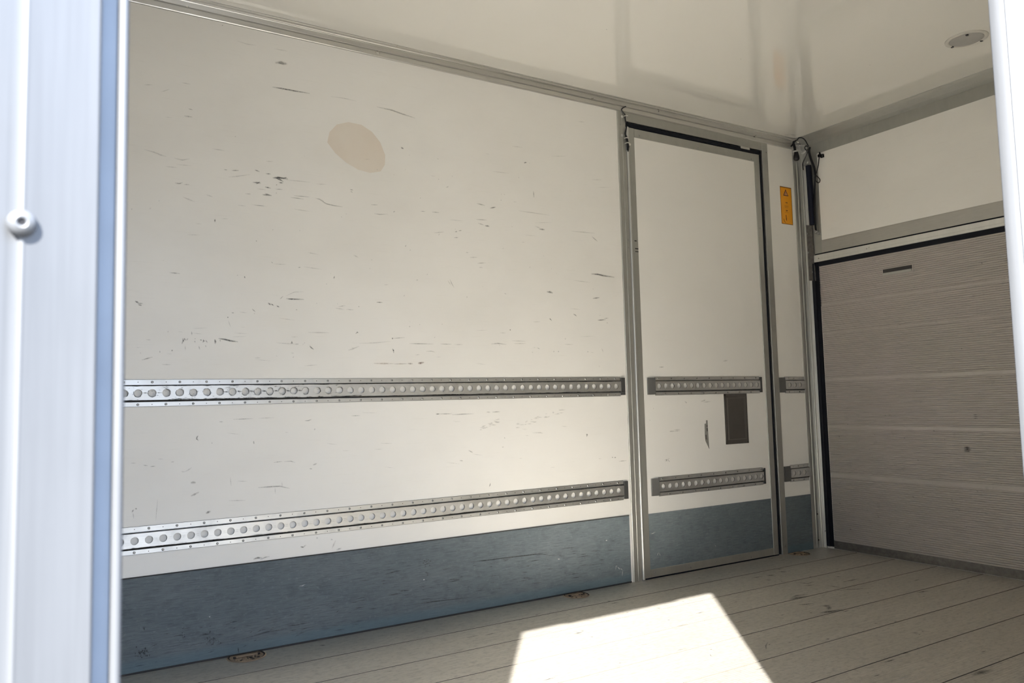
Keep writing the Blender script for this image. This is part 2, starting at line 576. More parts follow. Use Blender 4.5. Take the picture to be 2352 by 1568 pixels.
b = MB()
b.prism([(-0.0780, 2.3600), (-0.0790, 2.3570), (-0.0740, 2.3545), (-0.0628, 2.3498), (-0.0614, 2.3484), (-0.0600, 2.3486), (-0.0300, 2.3330), (-0.0286, 2.3316), (-0.0272, 2.3318),
         (-0.0080, 2.3210), (-0.0020, 2.3190), (0.0, 2.3215), (0.0, 2.3600)], YN, -0.0228, PY)
tag(b.build('trim_4', 'alu', angle=20), 'aluminium ceiling trim above the white end flap', 'trim', 'structure')

b = MB()
b.prism([(-0.0889, 0.0), (-0.0889, -0.0042), (-0.0860, -0.0050), (-0.0610, -0.0050), (-0.0595, -0.0085), (-0.0400, -0.0085), (-0.0385, -0.0075), (-0.0370, -0.0085), (-0.0225, -0.0085),
         (-0.0205, -0.0125), (-0.0150, -0.0150), (-0.0090, -0.0140), (-0.0075, -0.0120), (-0.0075, -0.0290), (-0.0005, -0.0290), (-0.0005, 0.0)], 0.001, 2.2978, PZ, seg=[0] * 9 + [1, 1, 1, 1, 2, 2, 2])  # brighter edge segments paint in its highlight; return face in a duller tone
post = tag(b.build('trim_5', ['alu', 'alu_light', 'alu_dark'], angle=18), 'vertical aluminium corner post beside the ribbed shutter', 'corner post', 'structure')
b = MB()
for y, z in ((-0.0086, 0.045), (-0.0086, 0.19)):
    b = MB()
    b.cyl((-0.047, y, z), 1, 0.0045, -0.0016, 12)
    b.build('screw', 'dirt_dark', post)

# ------------------------------------------------------------------ back wall marks
MARKS=[('m',130,-3080,2186,-3059,2192,-3034,2191),('m',74,-3068,2186,-3038,2188),('d',59,-3093,2088,-3059,2089,-3008,2089,-2947,2090),
('m',27,-3055,2083,-3053,2082),('f',37,-2862,2094,-2807,2097,-2756,2095),('m',61,-2668,2087,-2602,2085,-2558,2077,-2497,2069),
('f',35,-3536,2009,-3509,2014),('f',35,-3482,1993,-3453,2009),('m',39,-3391,1949,-3375,1947),('m',53,-3404,1920,-3376,1920),
('d',53,-3156,1756,-3139,1751),('f',44,-3307,1814,-3265,1813),('f',52,-3534,1777,-3502,1772,-3480,1765,-3462,1762),
('f',52,-3436,1760,-3409,1757,-3385,1765),('f',34,-3465,1726,-3425,1727),('f',35,-3116,1795,-3089,1797),('m',44,-3267,1742,-3255,1742),
('m',35,-3236,1744,-3213,1746),('d',55,-3275,2289,-3273,2287),('m',44,-3228,1874,-3226,1871),('f',37,-3220,2240,-3184,2236,-3151,2239),
('f',37,-3084,2241,-3033,2242),('f',36,-3413,2041,-3383,2041),('k',88,-3091,1734,-3069,1738,-3033,1737),('k',53,-3082,1739,-3061,1727),
('k',44,-3069,1735,-3050,1724),('d',53,-3052,1737,-3037,1743),('d',53,-3067,1719,-3051,1719),('d',44,-3077,1710,-3074,1708),
('d',61,-3164,1708,-3134,1708),('d',44,-3151,1703,-3137,1713),('k',53,-3119,1696,-3097,1693),('d',70,-3128,1665,-3111,1666,-3094,1665),
('m',44,-3119,1671,-3098,1665),('m',35,-3080,1692,-3053,1694),('m',35,-3191,1661,-3170,1662),('d',44,-3116,1747,-3097,1748),
('f',44,-3251,1716,-3220,1723,-3172,1736),('m',35,-3240,1742,-3216,1745),('m',51,-3433,1671,-3414,1670),('m',34,-3425,1668,-3407,1675),
('m',34,-3403,1669,-3385,1671),('f',51,-3406,1623,-3388,1617,-3367,1610),('f',43,-3328,1641,-3305,1635),
('m',45,-2926,1675,-2910,1673,-2884,1658,-2853,1654,-2816,1653),('f',53,-2915,1674,-2893,1667),('m',35,-3010,1675,-2950,1677),
('m',35,-3023,1667,-2971,1666),('f',35,-3010,1623,-2950,1620),('m',35,-3158,1622,-3121,1622),('m',36,-2698,1675,-2669,1677),
('m',36,-2684,1640,-2662,1639,-2626,1644),('m',54,-2786,1727,-2772,1726),('m',36,-2785,1720,-2774,1716),('d',51,-3297,1555,-3298,1543),
('m',52,-3152,1489,-3149,1484),('m',34,-3096,1413,-3090,1407),('m',43,-2995,1398,-2985,1399),('m',50,-3448,1348,-3414,1347),
('d',51,-3193,1352,-3192,1344),('d',44,-2855,1363,-2852,1374),('f',53,-2774,1464,-2753,1454),('k',62,-3041,1276,-3020,1275,-2973,1276),
('d',68,-3108,1257,-3098,1249),('d',51,-3097,1254,-3087,1247),('d',51,-3077,1248,-3066,1242),('m',34,-3064,1273,-3052,1285),
('f',34,-3041,1287,-3011,1302,-2973,1306),('d',66,-3556,1243,-3544,1236),('d',50,-3546,1231,-3535,1228),('m',50,-3549,1235,-3531,1235),
('m',42,-3166,1232,-3154,1221),('m',42,-3239,1215,-3229,1214),('d',50,-3254,1198,-3249,1197),('f',34,-3250,1187,-3242,1163),
('m',43,-3004,1236,-2999,1235),('d',45,-2679,1279,-2653,1279),('f',52,-2849,1248,-2813,1244),('f',52,-2838,1254,-2808,1260),
('m',44,-2756,1259,-2751,1257),('f',44,-2806,1245,-2774,1244),('f',35,-2959,1459,-2916,1454),('f',34,-3086,1405,-3040,1406),
('f',35,-2973,1402,-2903,1397),('f',35,-3040,1733,-2945,1736),('f',36,-2923,1732,-2883,1735),('d',58,-3403,1118,-3401,1110,-3406,1098),
('d',50,-3398,1119,-3395,1110),('m',50,-3392,1111,-3385,1118),('m',42,-3363,1119,-3362,1116),('m',50,-3364,1110,-3362,1104),
('d',50,-3345,1115,-3340,1111),('d',67,-3335,1115,-3333,1110,-3337,1105),('m',50,-3327,1113,-3321,1104),('k',75,-3296,1117,-3294,1109,-3295,1100),
('d',67,-3283,1120,-3261,1117,-3242,1112,-3216,1109),('m',42,-3278,1117,-3277,1109),('m',42,-3374,1143,-3373,1130),('f',42,-3395,1092,-3394,1076),
('m',42,-3350,1092,-3346,1079),('m',33,-3327,1095,-3326,1088),('d',50,-3436,1077,-3439,1072),('m',41,-3477,1073,-3476,1066),
('m',50,-3533,1041,-3516,1046,-3499,1051),('f',41,-3470,1026,-3441,1025),('f',43,-3078,1108,-3041,1106,-2999,1104),
('k',94,-3023,1106,-3020,1112,-3018,1106),('m',43,-3008,1104,-2993,1105),('m',34,-2973,1110,-2970,1109),('d',60,-2952,1099,-2946,1092,-2936,1085),
('f',52,-2957,1150,-2874,1151),('d',61,-2768,1150,-2761,1156,-2757,1153),('f',70,-2799,1084,-2780,1090,-2753,1100),
('f',44,-2753,1112,-2688,1115,-2621,1122),('f',41,-3520,1111,-3506,1110),('f',42,-3156,1051,-3136,1051),('f',34,-2974,1022,-2923,1026),
('f',34,-2973,1238,-2973,1238),('t',71,-2693,1033,-2609,1032),('t',45,-2609,1031,-2547,1032),('n',72,-2547,1033,-2524,1032),
('b',108,-2501,1035,-2491,1035,-2474,1038),('d',85,-1592,1465,-1553,1465,-1523,1461,-1452,1457),('d',100,-1851,1365,-1834,1365,-1818,1361),
('d',73,-1588,1347,-1569,1350,-1547,1353),('d',70,-1840,1244,-1836,1239,-1828,1232),('d',61,-1705,1269,-1696,1265,-1686,1258),
('d',63,-1563,1244,-1544,1245,-1514,1248),('m',42,-1525,1253,-1496,1256),('m',42,-1509,1234,-1502,1232),('k',77,-2053,1187,-2052,1181),
('k',71,-2616,1134,-2609,1135),('m',36,-2609,1135,-2558,1139),('k',62,-2613,1093,-2609,1086,-2608,1075),('m',43,-2539,1115,-2500,1115,-2428,1115),
('m',40,-2398,1116,-2344,1115),('f',46,-2334,1114,-2291,1115),('m',57,-2153,1120,-2118,1123,-2075,1119),('f',38,-2106,1170,-2076,1170),
('f',48,-2046,1136,-1972,1135),('f',49,-2036,1124,-1972,1125),('f',40,-1759,1125,-1713,1125),('m',36,-2463,1084,-2440,1085,-2423,1081),
('f',36,-2514,1068,-2492,1070),('m',43,-2347,1393,-2339,1375,-2328,1358),('f',37,-2357,1387,-2343,1367),('m',47,-2269,1321,-2264,1320),
('m',54,-2539,1186,-2533,1184),('m',70,-1824,1092,-1819,1090),('m',70,-1798,1093,-1793,1090),('m',62,-1629,1095,-1626,1090),
('f',59,-1942,1087,-1935,1086),('f',52,-1545,1111,-1535,1090),('f',58,-2078,1347,-2068,1342),('m',39,-1914,1108,-1898,1101),
('f',48,-2209,1472,-2169,1476),('f',48,-2205,1454,-2185,1454),('f',41,-1696,1427,-1602,1423),('m',37,-2505,1379,-2494,1381),
('k',66,-2563,1933,-2552,1928),('k',61,-1957,1955,-1941,1957),('d',41,-1953,1955,-1952,1950),('d',45,-1909,1828,-1907,1798),
('m',58,-2208,1736,-2188,1734,-2167,1731),('d',59,-2141,1723,-2112,1730),('f',51,-1993,1727,-1927,1726,-1823,1724),('m',43,-2213,1665,-2159,1667),
('m',46,-2204,1649,-2174,1643),('d',78,-2169,1641,-2147,1640),('d',81,-1884,1654,-1851,1653),('f',61,-1905,1665,-1875,1657),
('f',53,-1702,1661,-1560,1664),('m',64,-1581,1647,-1565,1636,-1547,1625),('m',66,-2318,1600,-2307,1602),('m',47,-2301,1606,-2285,1609),
('m',47,-2323,1574,-2302,1576),('f',47,-2418,1586,-2370,1594),('m',37,-2479,1672,-2457,1673),('m',41,-2427,1675,-2392,1675),
('m',48,-2357,1789,-2345,1794),('m',55,-2602,1654,-2594,1660),('m',44,-2551,1515,-2546,1523),('f',57,-2249,1494,-2211,1497),
('f',48,-2212,1470,-2178,1475),('f',47,-2268,1515,-2254,1514),('d',43,-3350,776,-3354,770,-3355,764,-3349,758),('d',47,-3160,748,-3159,737),
('d',69,-2936,782,-2932,781),('m',37,-3232,829,-3198,829,-3162,829),('f',34,-3143,830,-3086,830),('m',33,-3280,822,-3266,821),
('m',43,-2972,815,-2958,815,-2946,819),('m',35,-2789,828,-2753,828),('m',41,-3524,684,-3511,681),('m',36,-3503,678,-3487,678),
('m',33,-3438,689,-3428,689),('f',33,-3564,693,-3546,692),('m',42,-3306,748,-3302,747),('m',100,-3374,614,-3366,614,-3357,612),
('m',75,-3373,568,-3362,572,-3346,579),('d',92,-3323,504,-3316,507,-3307,509),('m',58,-3558,529,-3555,534,-3552,538),('m',66,-3546,543,-3544,537),
('f',41,-3554,527,-3552,508),('m',51,-3144,579,-3107,579,-3066,578,-3030,567),('f',43,-3058,592,-3057,576),('f',34,-3083,575,-3082,551),
('m',37,-3088,666,-3074,667,-3056,668),('m',37,-3051,667,-3025,667,-3009,661),('m',60,-2942,648,-2926,652),('m',43,-2956,635,-2944,633),
('f',50,-3393,653,-3381,659,-3370,666),('f',42,-3406,655,-3392,652),('d',77,-3160,326,-3146,329,-3129,325),('m',51,-3138,320,-3119,327,-3103,328),
('d',61,-2990,350,-2977,346),('m',52,-2981,347,-2968,354),('f',70,-2870,329,-2864,341,-2855,358),('m',70,-2853,322,-2833,326),
('m',61,-2874,365,-2868,361),('m',52,-2929,376,-2925,374),('f',42,-3247,541,-3189,537),('f',34,-3241,623,-3238,591),('f',34,-3217,608,-3182,604),
('f',33,-3479,565,-3484,494),('m',56,-2274,667,-2263,661,-2253,656),('m',56,-2317,627,-2301,624),('d',53,-2177,507,-2174,514,-2171,522),
('d',82,-1653,708,-1643,704),('d',51,-1651,695,-1647,706),('d',63,-1504,595,-1499,590),('d',63,-1491,592,-1481,590),('m',47,-1465,572,-1417,572),
('d',55,-2424,824,-2407,824),('m',46,-2407,824,-2349,823),('m',46,-2349,819,-2302,820,-2245,820),('m',38,-2182,826,-2163,824),
('m',57,-2155,825,-2115,825),('d',76,-2096,710,-2094,712),('m',48,-2109,672,-2100,672),('f',59,-1950,727,-1908,726,-1894,722),
('f',38,-2201,767,-2186,767),('f',38,-2209,765,-2194,765),('f',38,-2139,779,-2118,779),('f',38,-2203,759,-2190,759),('f',38,-2207,765,-2195,765),
('f',38,-2138,779,-2116,779),('f',38,-2149,786,-2136,786),('f',38,-2166,770,-2143,770),('f',38,-2142,791,-2123,791),('f',38,-2161,776,-2150,776),
('f',38,-2179,776,-2156,776),('f',38,-2144,782,-2130,782),('f',38,-2140,783,-2116,783),('f',38,-2145,782,-2130,782),('f',38,-2168,774,-2157,775),
('f',38,-2195,757,-2186,757),('f',38,-2219,751,-2206,751),('f',38,-2174,771,-2160,771),('f',38,-2131,793,-2116,793),('f',38,-2204,756,-2192,757),
('f',38,-2191,760,-2177,760),('f',38,-2172,764,-2162,765),('f',38,-2217,759,-2196,759),('f',38,-2166,778,-2153,779),('f',38,-2207,759,-2198,759),
('f',38,-2159,769,-2135,769),('f',40,-1864,796,-1854,796),('f',39,-1976,767,-1951,767),('f',39,-1946,775,-1924,775),('f',40,-1842,815,-1829,815),
('f',39,-1937,794,-1920,794),('f',40,-1805,824,-1795,824),('f',39,-2036,768,-2010,768),('f',39,-1958,785,-1947,786),('f',40,-1800,823,-1785,824),
('f',39,-2032,771,-2020,771),('f',40,-1878,809,-1868,809),('f',39,-1926,795,-1894,794),('f',39,-2017,765,-1992,765),('f',39,-1947,774,-1927,774),
('f',39,-1988,775,-1978,776),('f',39,-1943,790,-1914,790),('f',40,-1839,812,-1829,812),('f',39,-1985,779,-1971,780),('f',39,-1991,765,-1979,766),
('f',39,-2035,753,-2014,753),('f',40,-1797,824,-1767,824),('f',40,-1885,794,-1859,794),('f',39,-1925,798,-1911,798),('f',40,-1828,806,-1798,806),
('f',39,-1964,776,-1938,776),('f',39,-1888,793,-1867,793),('f',39,-1884,796,-1869,797),('f',40,-1815,808,-1804,809),('f',40,-1803,811,-1778,811),
('f',39,-2036,753,-2025,753),('w',55,-3312,149,-3307,148),('w',59,-2496,163,-2488,161),('w',65,-1836,162,-1825,160),('w',68,-1564,213,-1552,211),
('w',51,-1511,69,-1506,87,-1501,90),('w',47,-1501,89,-1488,73,-1476,71),('w',47,-1481,75,-1467,64),('w',43,-1467,65,-1473,34),
('w',42,-2998,208,-2985,208,-2973,211),('l',51,-3353,258,-3342,255),('l',59,-2000,296,-1981,284),('k',28,-3503,67,-3505,61),
('k',57,-3531,75,-3532,73),('k',56,-3516,67,-3517,61),('k',44,-3513,82,-3512,78),('k',56,-3521,74,-3520,69),('k',27,-3519,67,-3519,62),
('k',30,-3509,73,-3509,67),('k',54,-3519,67,-3517,64),('k',52,-3526,71,-3527,67),('k',29,-3542,70,-3543,64),('k',40,-3509,72,-3507,65),
('k',32,-3499,57,-3500,50),('k',31,-3532,63,-3530,59),('k',37,-3511,58,-3510,51),('k',36,-3517,68,-3517,63),('k',28,-3520,76,-3521,69),
('k',59,-3527,58,-3526,52),('k',57,-3524,72,-3524,65),('k',53,-3523,53,-3523,48),('k',38,-3507,54,-3506,51),('k',53,-3513,64,-3514,57),
('k',38,-3526,61,-3525,58),('k',32,-3535,59,-3534,55),('k',26,-3518,65,-3516,58),('k',58,-3512,79,-3513,74),('k',58,-3529,69,-3528,61),
('k',49,-3507,57,-3506,51),('k',57,-3513,72,-3514,66),('k',36,-3505,72,-3507,68),('k',56,-3539,90,-3540,85),('k',40,-3514,72,-3516,69),
('k',47,-3531,72,-3532,65),('k',28,-3521,71,-3519,63),('k',36,-3506,70,-3508,67),('k',60,-3310,93,-3306,101),('k',69,-3309,118,-3307,114),
('k',42,-3518,150,-3516,137),('d',52,-3304,54,-3301,51),('d',54,-3308,64,-3308,59),('d',54,-3315,78,-3315,75),('d',27,-3305,67,-3305,65),
('d',34,-3274,56,-3271,51),('d',54,-3310,80,-3307,75),('d',47,-3325,76,-3324,73),('d',40,-3296,57,-3297,55),('d',37,-3302,72,-3300,67),
('d',38,-3314,65,-3315,60),('d',30,-3279,62,-3279,58),('d',42,-3305,73,-3304,69),('d',55,-3300,56,-3297,51),('d',51,-3298,70,-3295,66),
('d',53,-3296,62,-3295,58),('d',27,-3296,73,-3294,70),('d',35,-3298,76,-3294,71),('d',52,-3320,61,-3317,56),('d',44,-3318,80,-3317,75),
('d',47,-3311,68,-3310,64),('d',32,-3316,74,-3317,70),('d',29,-3293,73,-3290,67),('d',51,-3309,70,-3307,66),('d',27,-3289,65,-3288,63),
('d',34,-3401,104,-3400,100),('d',34,-3391,98,-3390,94),('d',34,-3398,111,-3397,107),('d',34,-3394,142,-3393,138),('d',34,-3405,104,-3404,100),
('d',34,-3392,96,-3391,92),('d',34,-3398,101,-3397,97),('d',34,-3392,104,-3390,101),('d',34,-3399,144,-3398,140),('d',34,-3396,95,-3395,91),
('d',49,-2276,204,-2127,201,-1971,197,-1894,198),('d',54,-2657,205,-2616,211,-2590,211),('d',47,-2544,72,-2448,69,-2279,61),
('d',44,-3200,54,-3115,63,-3043,62),('d',46,-2479,178,-2473,178),('d',46,-2487,190,-2477,189),('d',46,-2489,220,-2481,221),
('d',46,-2474,237,-2469,238),('d',46,-2488,231,-2479,230),('d',46,-2467,232,-2457,231),('d',46,-2482,223,-2472,223),('d',46,-2482,186,-2472,185),
('d',46,-2488,213,-2481,214),('d',46,-2485,160,-2481,160),('d',46,-2483,232,-2473,231),('d',46,-2469,215,-2462,215),('d',46,-2493,236,-2483,236),
('d',46,-2498,228,-2489,228),('d',46,-2471,224,-2466,225),('d',46,-2481,238,-2476,238),('d',28,-3315,27,-3294,31),('d',33,-3429,103,-3389,102),
('d',34,-2777,129,-2737,130),('d',21,-2898,122,-2884,125),('d',24,-3146,73,-3109,74),('d',20,-2971,128,-2954,129),('d',28,-3124,109,-3103,110),
('d',21,-3014,30,-2992,35),('d',20,-3400,122,-3364,122),('d',19,-2814,80,-2792,83),('d',24,-3266,113,-3241,113),('d',18,-3225,114,-3187,114),
('d',22,-3246,116,-3218,119),('d',27,-3197,27,-3183,30),('d',30,-3103,67,-3094,70),('d',18,-2935,118,-2919,119),('d',28,-3234,95,-3220,97),
('d',34,-3041,73,-2995,69),('d',27,-3310,72,-3289,75),('d',19,-3411,78,-3373,76),('d',31,-2769,120,-2733,117),('d',19,-2919,38,-2870,37),
('d',22,-3099,73,-3089,76),('d',26,-2878,111,-2858,114),('d',23,-2795,36,-2768,33),('d',32,-3160,40,-3149,42),('d',33,-3494,81,-3477,86),
('d',22,-2799,44,-2749,44),('d',18,-2759,135,-2737,137),('d',28,-3242,118,-3209,119),('d',29,-3175,71,-3164,74),('d',30,-3455,114,-3437,114),
('d',19,-3353,66,-3322,63),('d',32,-2799,118,-2765,118),('d',30,-3333,90,-3306,90),('d',20,-3374,62,-3350,64),('d',27,-3148,68,-3133,74),
('d',34,-3034,54,-3008,53),('d',22,-3333,94,-3314,94),('d',24,-3196,98,-3162,96),('d',24,-2881,46,-2836,42),('d',18,-3482,26,-3475,31),
('d',27,-3547,59,-3533,59),('d',22,-2788,92,-2759,94),('d',31,-3343,117,-3332,117),('d',25,-3545,26,-3514,25),('d',24,-2781,97,-2741,93),
('d',27,-3288,49,-3262,53),('d',24,-3235,52,-3224,55),('d',22,-3401,122,-3390,125),('d',33,-2989,50,-2968,53),('d',34,-2858,91,-2845,97),
('d',33,-2866,26,-2826,24),('d',28,-3006,37,-2972,40),('d',18,-3347,92,-3308,91),('d',21,-3043,106,-3016,109),('d',24,-3295,84,-3256,79),
('d',30,-2878,133,-2837,132),('d',20,-2986,102,-2962,102),('d',29,-3007,71,-2958,70),('d',39,-1806,204,-1736,202),('d',37,-2392,138,-2343,136),
('d',27,-1648,172,-1592,170),('d',24,-2046,93,-1998,91),('d',24,-2764,194,-2715,192),('d',21,-2735,177,-2690,175),('d',27,-1770,186,-1723,184),
('d',34,-2723,83,-2695,81),('d',21,-2024,98,-1966,95),('d',24,-2056,91,-2047,91),('d',32,-1804,96,-1793,95),('d',35,-2391,146,-2351,145),
('d',24,-1626,112,-1573,110),('d',26,-2507,85,-2454,82),('d',25,-1922,190,-1888,189),('d',20,-2510,135,-2482,134),('d',42,-1722,157,-1654,154),
('d',30,-1901,183,-1847,181),('d',24,-1767,197,-1750,197),('d',30,-2599,131,-2548,129),('d',27,-1717,117,-1669,115),('d',29,-2021,104,-2011,104),
('d',41,-2120,189,-2094,188),('d',44,-1782,87,-1721,84),('d',35,-1553,165,-1515,164),('d',41,-2005,152,-1984,151),('d',21,-2153,78,-2127,76),
('d',26,-2255,82,-2217,80),('d',41,-1756,175,-1733,175),('d',20,-2098,105,-2036,102),('d',30,-2330,150,-2312,149),('d',26,-1674,113,-1616,111),
('d',41,-1530,206,-1507,205),('d',35,-2410,75,-2391,74),('d',23,-2248,141,-2232,140),('d',29,-2371,138,-2319,136),('d',36,-2415,191,-2370,190),
('d',23,-1789,134,-1762,133),('d',42,-1995,171,-1931,169),('d',21,-2199,135,-2135,132),('d',33,-2360,143,-2319,141),('d',27,-2611,138,-2595,137),
('d',27,-2589,114,-2549,112),('d',25,-2601,133,-2559,131),('d',19,-2482,128,-2438,126),('d',25,-1977,74,-1914,71),('d',27,-1764,68,-1722,66),
('d',22,-1830,175,-1812,175),('d',29,-1896,125,-1863,123),('d',22,-2369,147,-2340,146),('d',36,-2238,203,-2187,201),('d',41,-1607,128,-1572,126),
('d',32,-2672,171,-2657,170),('d',35,-2185,174,-2173,173),('d',28,-1760,69,-1705,66),('d',30,-1874,205,-1864,205),('d',20,-2203,202,-2141,200),
('d',36,-2636,125,-2588,123),('d',40,-2130,195,-2074,193),('d',37,-2029,103,-1975,100),('d',30,-1609,87,-1596,87),('d',32,-2501,122,-2490,122),
('d',32,-2296,105,-2282,104),('d',38,-2676,182,-2655,182),('d',30,-2650,123,-2604,121),('d',38,-2269,188,-2251,187),('d',26,-2186,107,-2157,106),
('d',35,-2031,128,-1990,126),('d',37,-1708,165,-1678,164),('d',33,-1947,194,-1914,193),('d',52,-3214,28,-3212,8),('m',67,-1137,700,-1104,700),
('f',68,-1107,706,-1062,705),('f',56,-1108,699,-1066,700),('m',68,-1024,847,-1011,838),('m',70,-911,844,-887,849,-879,852),('f',70,-895,840,-843,842),
('m',55,-1189,1021,-1157,1021),('f',96,-736,1054,-702,1057),('f',66,-1239,817,-1234,816),('f',66,-1265,760,-1259,759),('m',67,-1155,563,-1158,562),
('m',67,-1171,553,-1173,554),('m',67,-1167,564,-1161,560),('m',67,-1167,557,-1165,556),('m',67,-1166,562,-1161,559),('m',67,-1151,566,-1146,567),
('m',67,-1149,559,-1154,560),('m',67,-1152,555,-1150,557),('m',67,-1165,556,-1159,558),('m',67,-1168,560,-1173,561),('m',67,-1163,556,-1162,555),
('m',67,-1168,558,-1166,558),('m',67,-1145,553,-1146,551),('m',67,-1147,554,-1150,553),('w',49,-1288,212,-1272,213,-1253,218),
('w',33,-1253,100,-1238,121),('w',34,-1238,120,-1227,99),('w',71,-855,107,-851,103),('l',47,-878,210,-847,208),('f',25,-2002,745,-1974,743),
('f',25,-3068,1201,-3008,1195),('f',23,-1989,717,-1967,714),('f',21,-2429,1830,-2408,1831),('f',21,-3468,1904,-3444,1907),
('f',20,-2157,1966,-2140,1966),('f',29,-2343,1650,-2278,1651),('f',18,-2826,695,-2797,693),('f',22,-2379,623,-2317,612),
('f',24,-3229,1141,-3183,1140),('f',27,-3392,1488,-3347,1491),('f',20,-3418,1141,-3402,1140),('f',30,-3148,1685,-3116,1685),
('f',27,-2670,716,-2620,712),('f',28,-1792,751,-1759,747),('f',19,-3046,775,-3035,774),('f',18,-2653,621,-2609,615),('f',19,-3207,1163,-3189,1163),
('f',32,-1931,1224,-1892,1226),('f',24,-3428,1739,-3377,1740),('f',30,-2695,694,-2662,692),('f',26,-1613,1089,-1592,1089),
('f',29,-1803,2007,-1717,2019),('f',21,-3371,1154,-3322,1157),('f',19,-3255,781,-3208,774),('f',20,-3553,1083,-3535,1084),
('f',26,-2023,618,-2008,617),('f',26,-2887,726,-2846,719),('f',22,-3168,1622,-3111,1622),('f',30,-1721,1293,-1665,1291),('f',22,-1858,568,-1833,567),
('f',28,-3218,1615,-3189,1614),('f',23,-3479,702,-3462,701),('f',33,-2125,1891,-2039,1893),('f',26,-2020,1764,-2002,1767),
('f',28,-2647,1351,-2627,1353),('f',24,-2258,651,-2207,642),('f',24,-3373,1138,-3335,1134),('f',25,-3211,1219,-3182,1216),
('f',22,-2725,1859,-2700,1863),('f',29,-1980,1584,-1963,1585),('f',24,-2229,1035,-2180,1030),('f',21,-1677,1162,-1580,1167),
('f',24,-1961,1619,-1904,1619),('f',22,-3276,1558,-3251,1560),('f',27,-2416,1061,-2395,1061),('f',17,-3455,1063,-3437,1062),
('f',25,-1907,1680,-1813,1691),('f',29,-1935,1108,-1919,1108),('f',19,-3238,1127,-3186,1129),('f',24,-3114,577,-3102,576),
('f',36,-1570,1925,-1503,1933),('f',29,-1586,592,-1567,590),('f',21,-3155,1045,-3097,1040),('f',24,-2744,839,-2682,836),
('f',23,-1546,1889,-1459,1902),('f',20,-2345,790,-2310,789),('f',36,-1642,2201,-1598,2205),('f',19,-2224,1177,-2167,1180),
('f',32,-2019,2022,-1962,2024),('f',28,-3024,1071,-3011,1070),('f',25,-3023,1131,-2996,1132),('f',19,-3364,1531,-3342,1532),
('f',40,-1865,1533,-1861,1528),('f',35,-2869,1382,-2866,1384),('f',46,-3160,1214,-3155,1216),('f',37,-3017,1052,-3012,1058),
('f',36,-2082,1545,-2077,1550),('f',38,-2990,1539,-2986,1544),('f',41,-1943,1469,-1936,1476),('f',39,-3093,1534,-3087,1535),
('f',46,-2886,1342,-2882,1340),('f',29,-2969,1835,-2967,1837),('f',44,-3220,1355,-3216,1352),('f',48,-3079,1675,-3074,1679),
('f',27,-2980,1102,-2974,1107),('f',34,-1824,1473,-1820,1475),('f',50,-2493,1195,-2489,1194),('f',54,-2083,1793,-2079,1792),
('f',50,-2707,1412,-2705,1416),('f',60,-1586,1391,-1582,1394),('f',41,-2535,1205,-2533,1205),('f',31,-2113,1119,-2108,1112),
('f',33,-2190,1369,-2185,1371),('f',29,-2701,1449,-2694,1450),('f',33,-3274,1308,-3272,1307),('f',39,-3538,1067,-3536,1062),
('f',49,-2527,1904,-2525,1907),('f',53,-2562,1309,-2555,1314),('f',47,-2598,1812,-2594,1811),('f',36,-3469,1391,-3468,1389),
('f',62,-1549,1269,-1546,1266),('f',49,-2531,1500,-2526,1506),('f',38,-2426,1140,-2420,1146),('f',32,-1566,1028,-1559,1021),
('f',48,-2672,1822,-2667,1825),('f',46,-3486,1600,-3482,1600),('f',49,-2398,1577,-2391,1585),('f',43,-2398,1910,-2390,1907),
('f',30,-3079,1060,-3074,1057),('f',39,-3514,1568,-3509,1573),('f',31,-2785,1095,-2778,1092),('f',48,-2031,1649,-2028,1652),
('f',47,-1989,1883,-1986,1878),('f',54,-2395,1821,-2389,1819),('f',42,-3452,1137,-3450,1143),('f',53,-2087,1764,-2080,1766),
('f',41,-2805,1626,-2799,1626),('f',51,-2925,1264,-2922,1263),('f',38,-1796,1456,-1792,1453),('f',31,-2547,1841,-2543,1841),
('f',33,-2824,1614,-2819,1610),('f',44,-2948,1459,-2944,1456),('f',40,-3571,1558,-3569,1564),('f',46,-2457,1405,-2449,1408),
('f',59,-1757,1147,-1752,1155),('f',32,-2069,1794,-2062,1792),('f',49,-2328,1842,-2324,1842),('f',39,-2320,1612,-2313,1611),
('f',55,-1929,1954,-1925,1958),('f',45,-2390,1199,-2385,1199),('f',38,-2481,1725,-2476,1731),('f',26,-2843,1268,-2839,1263)]
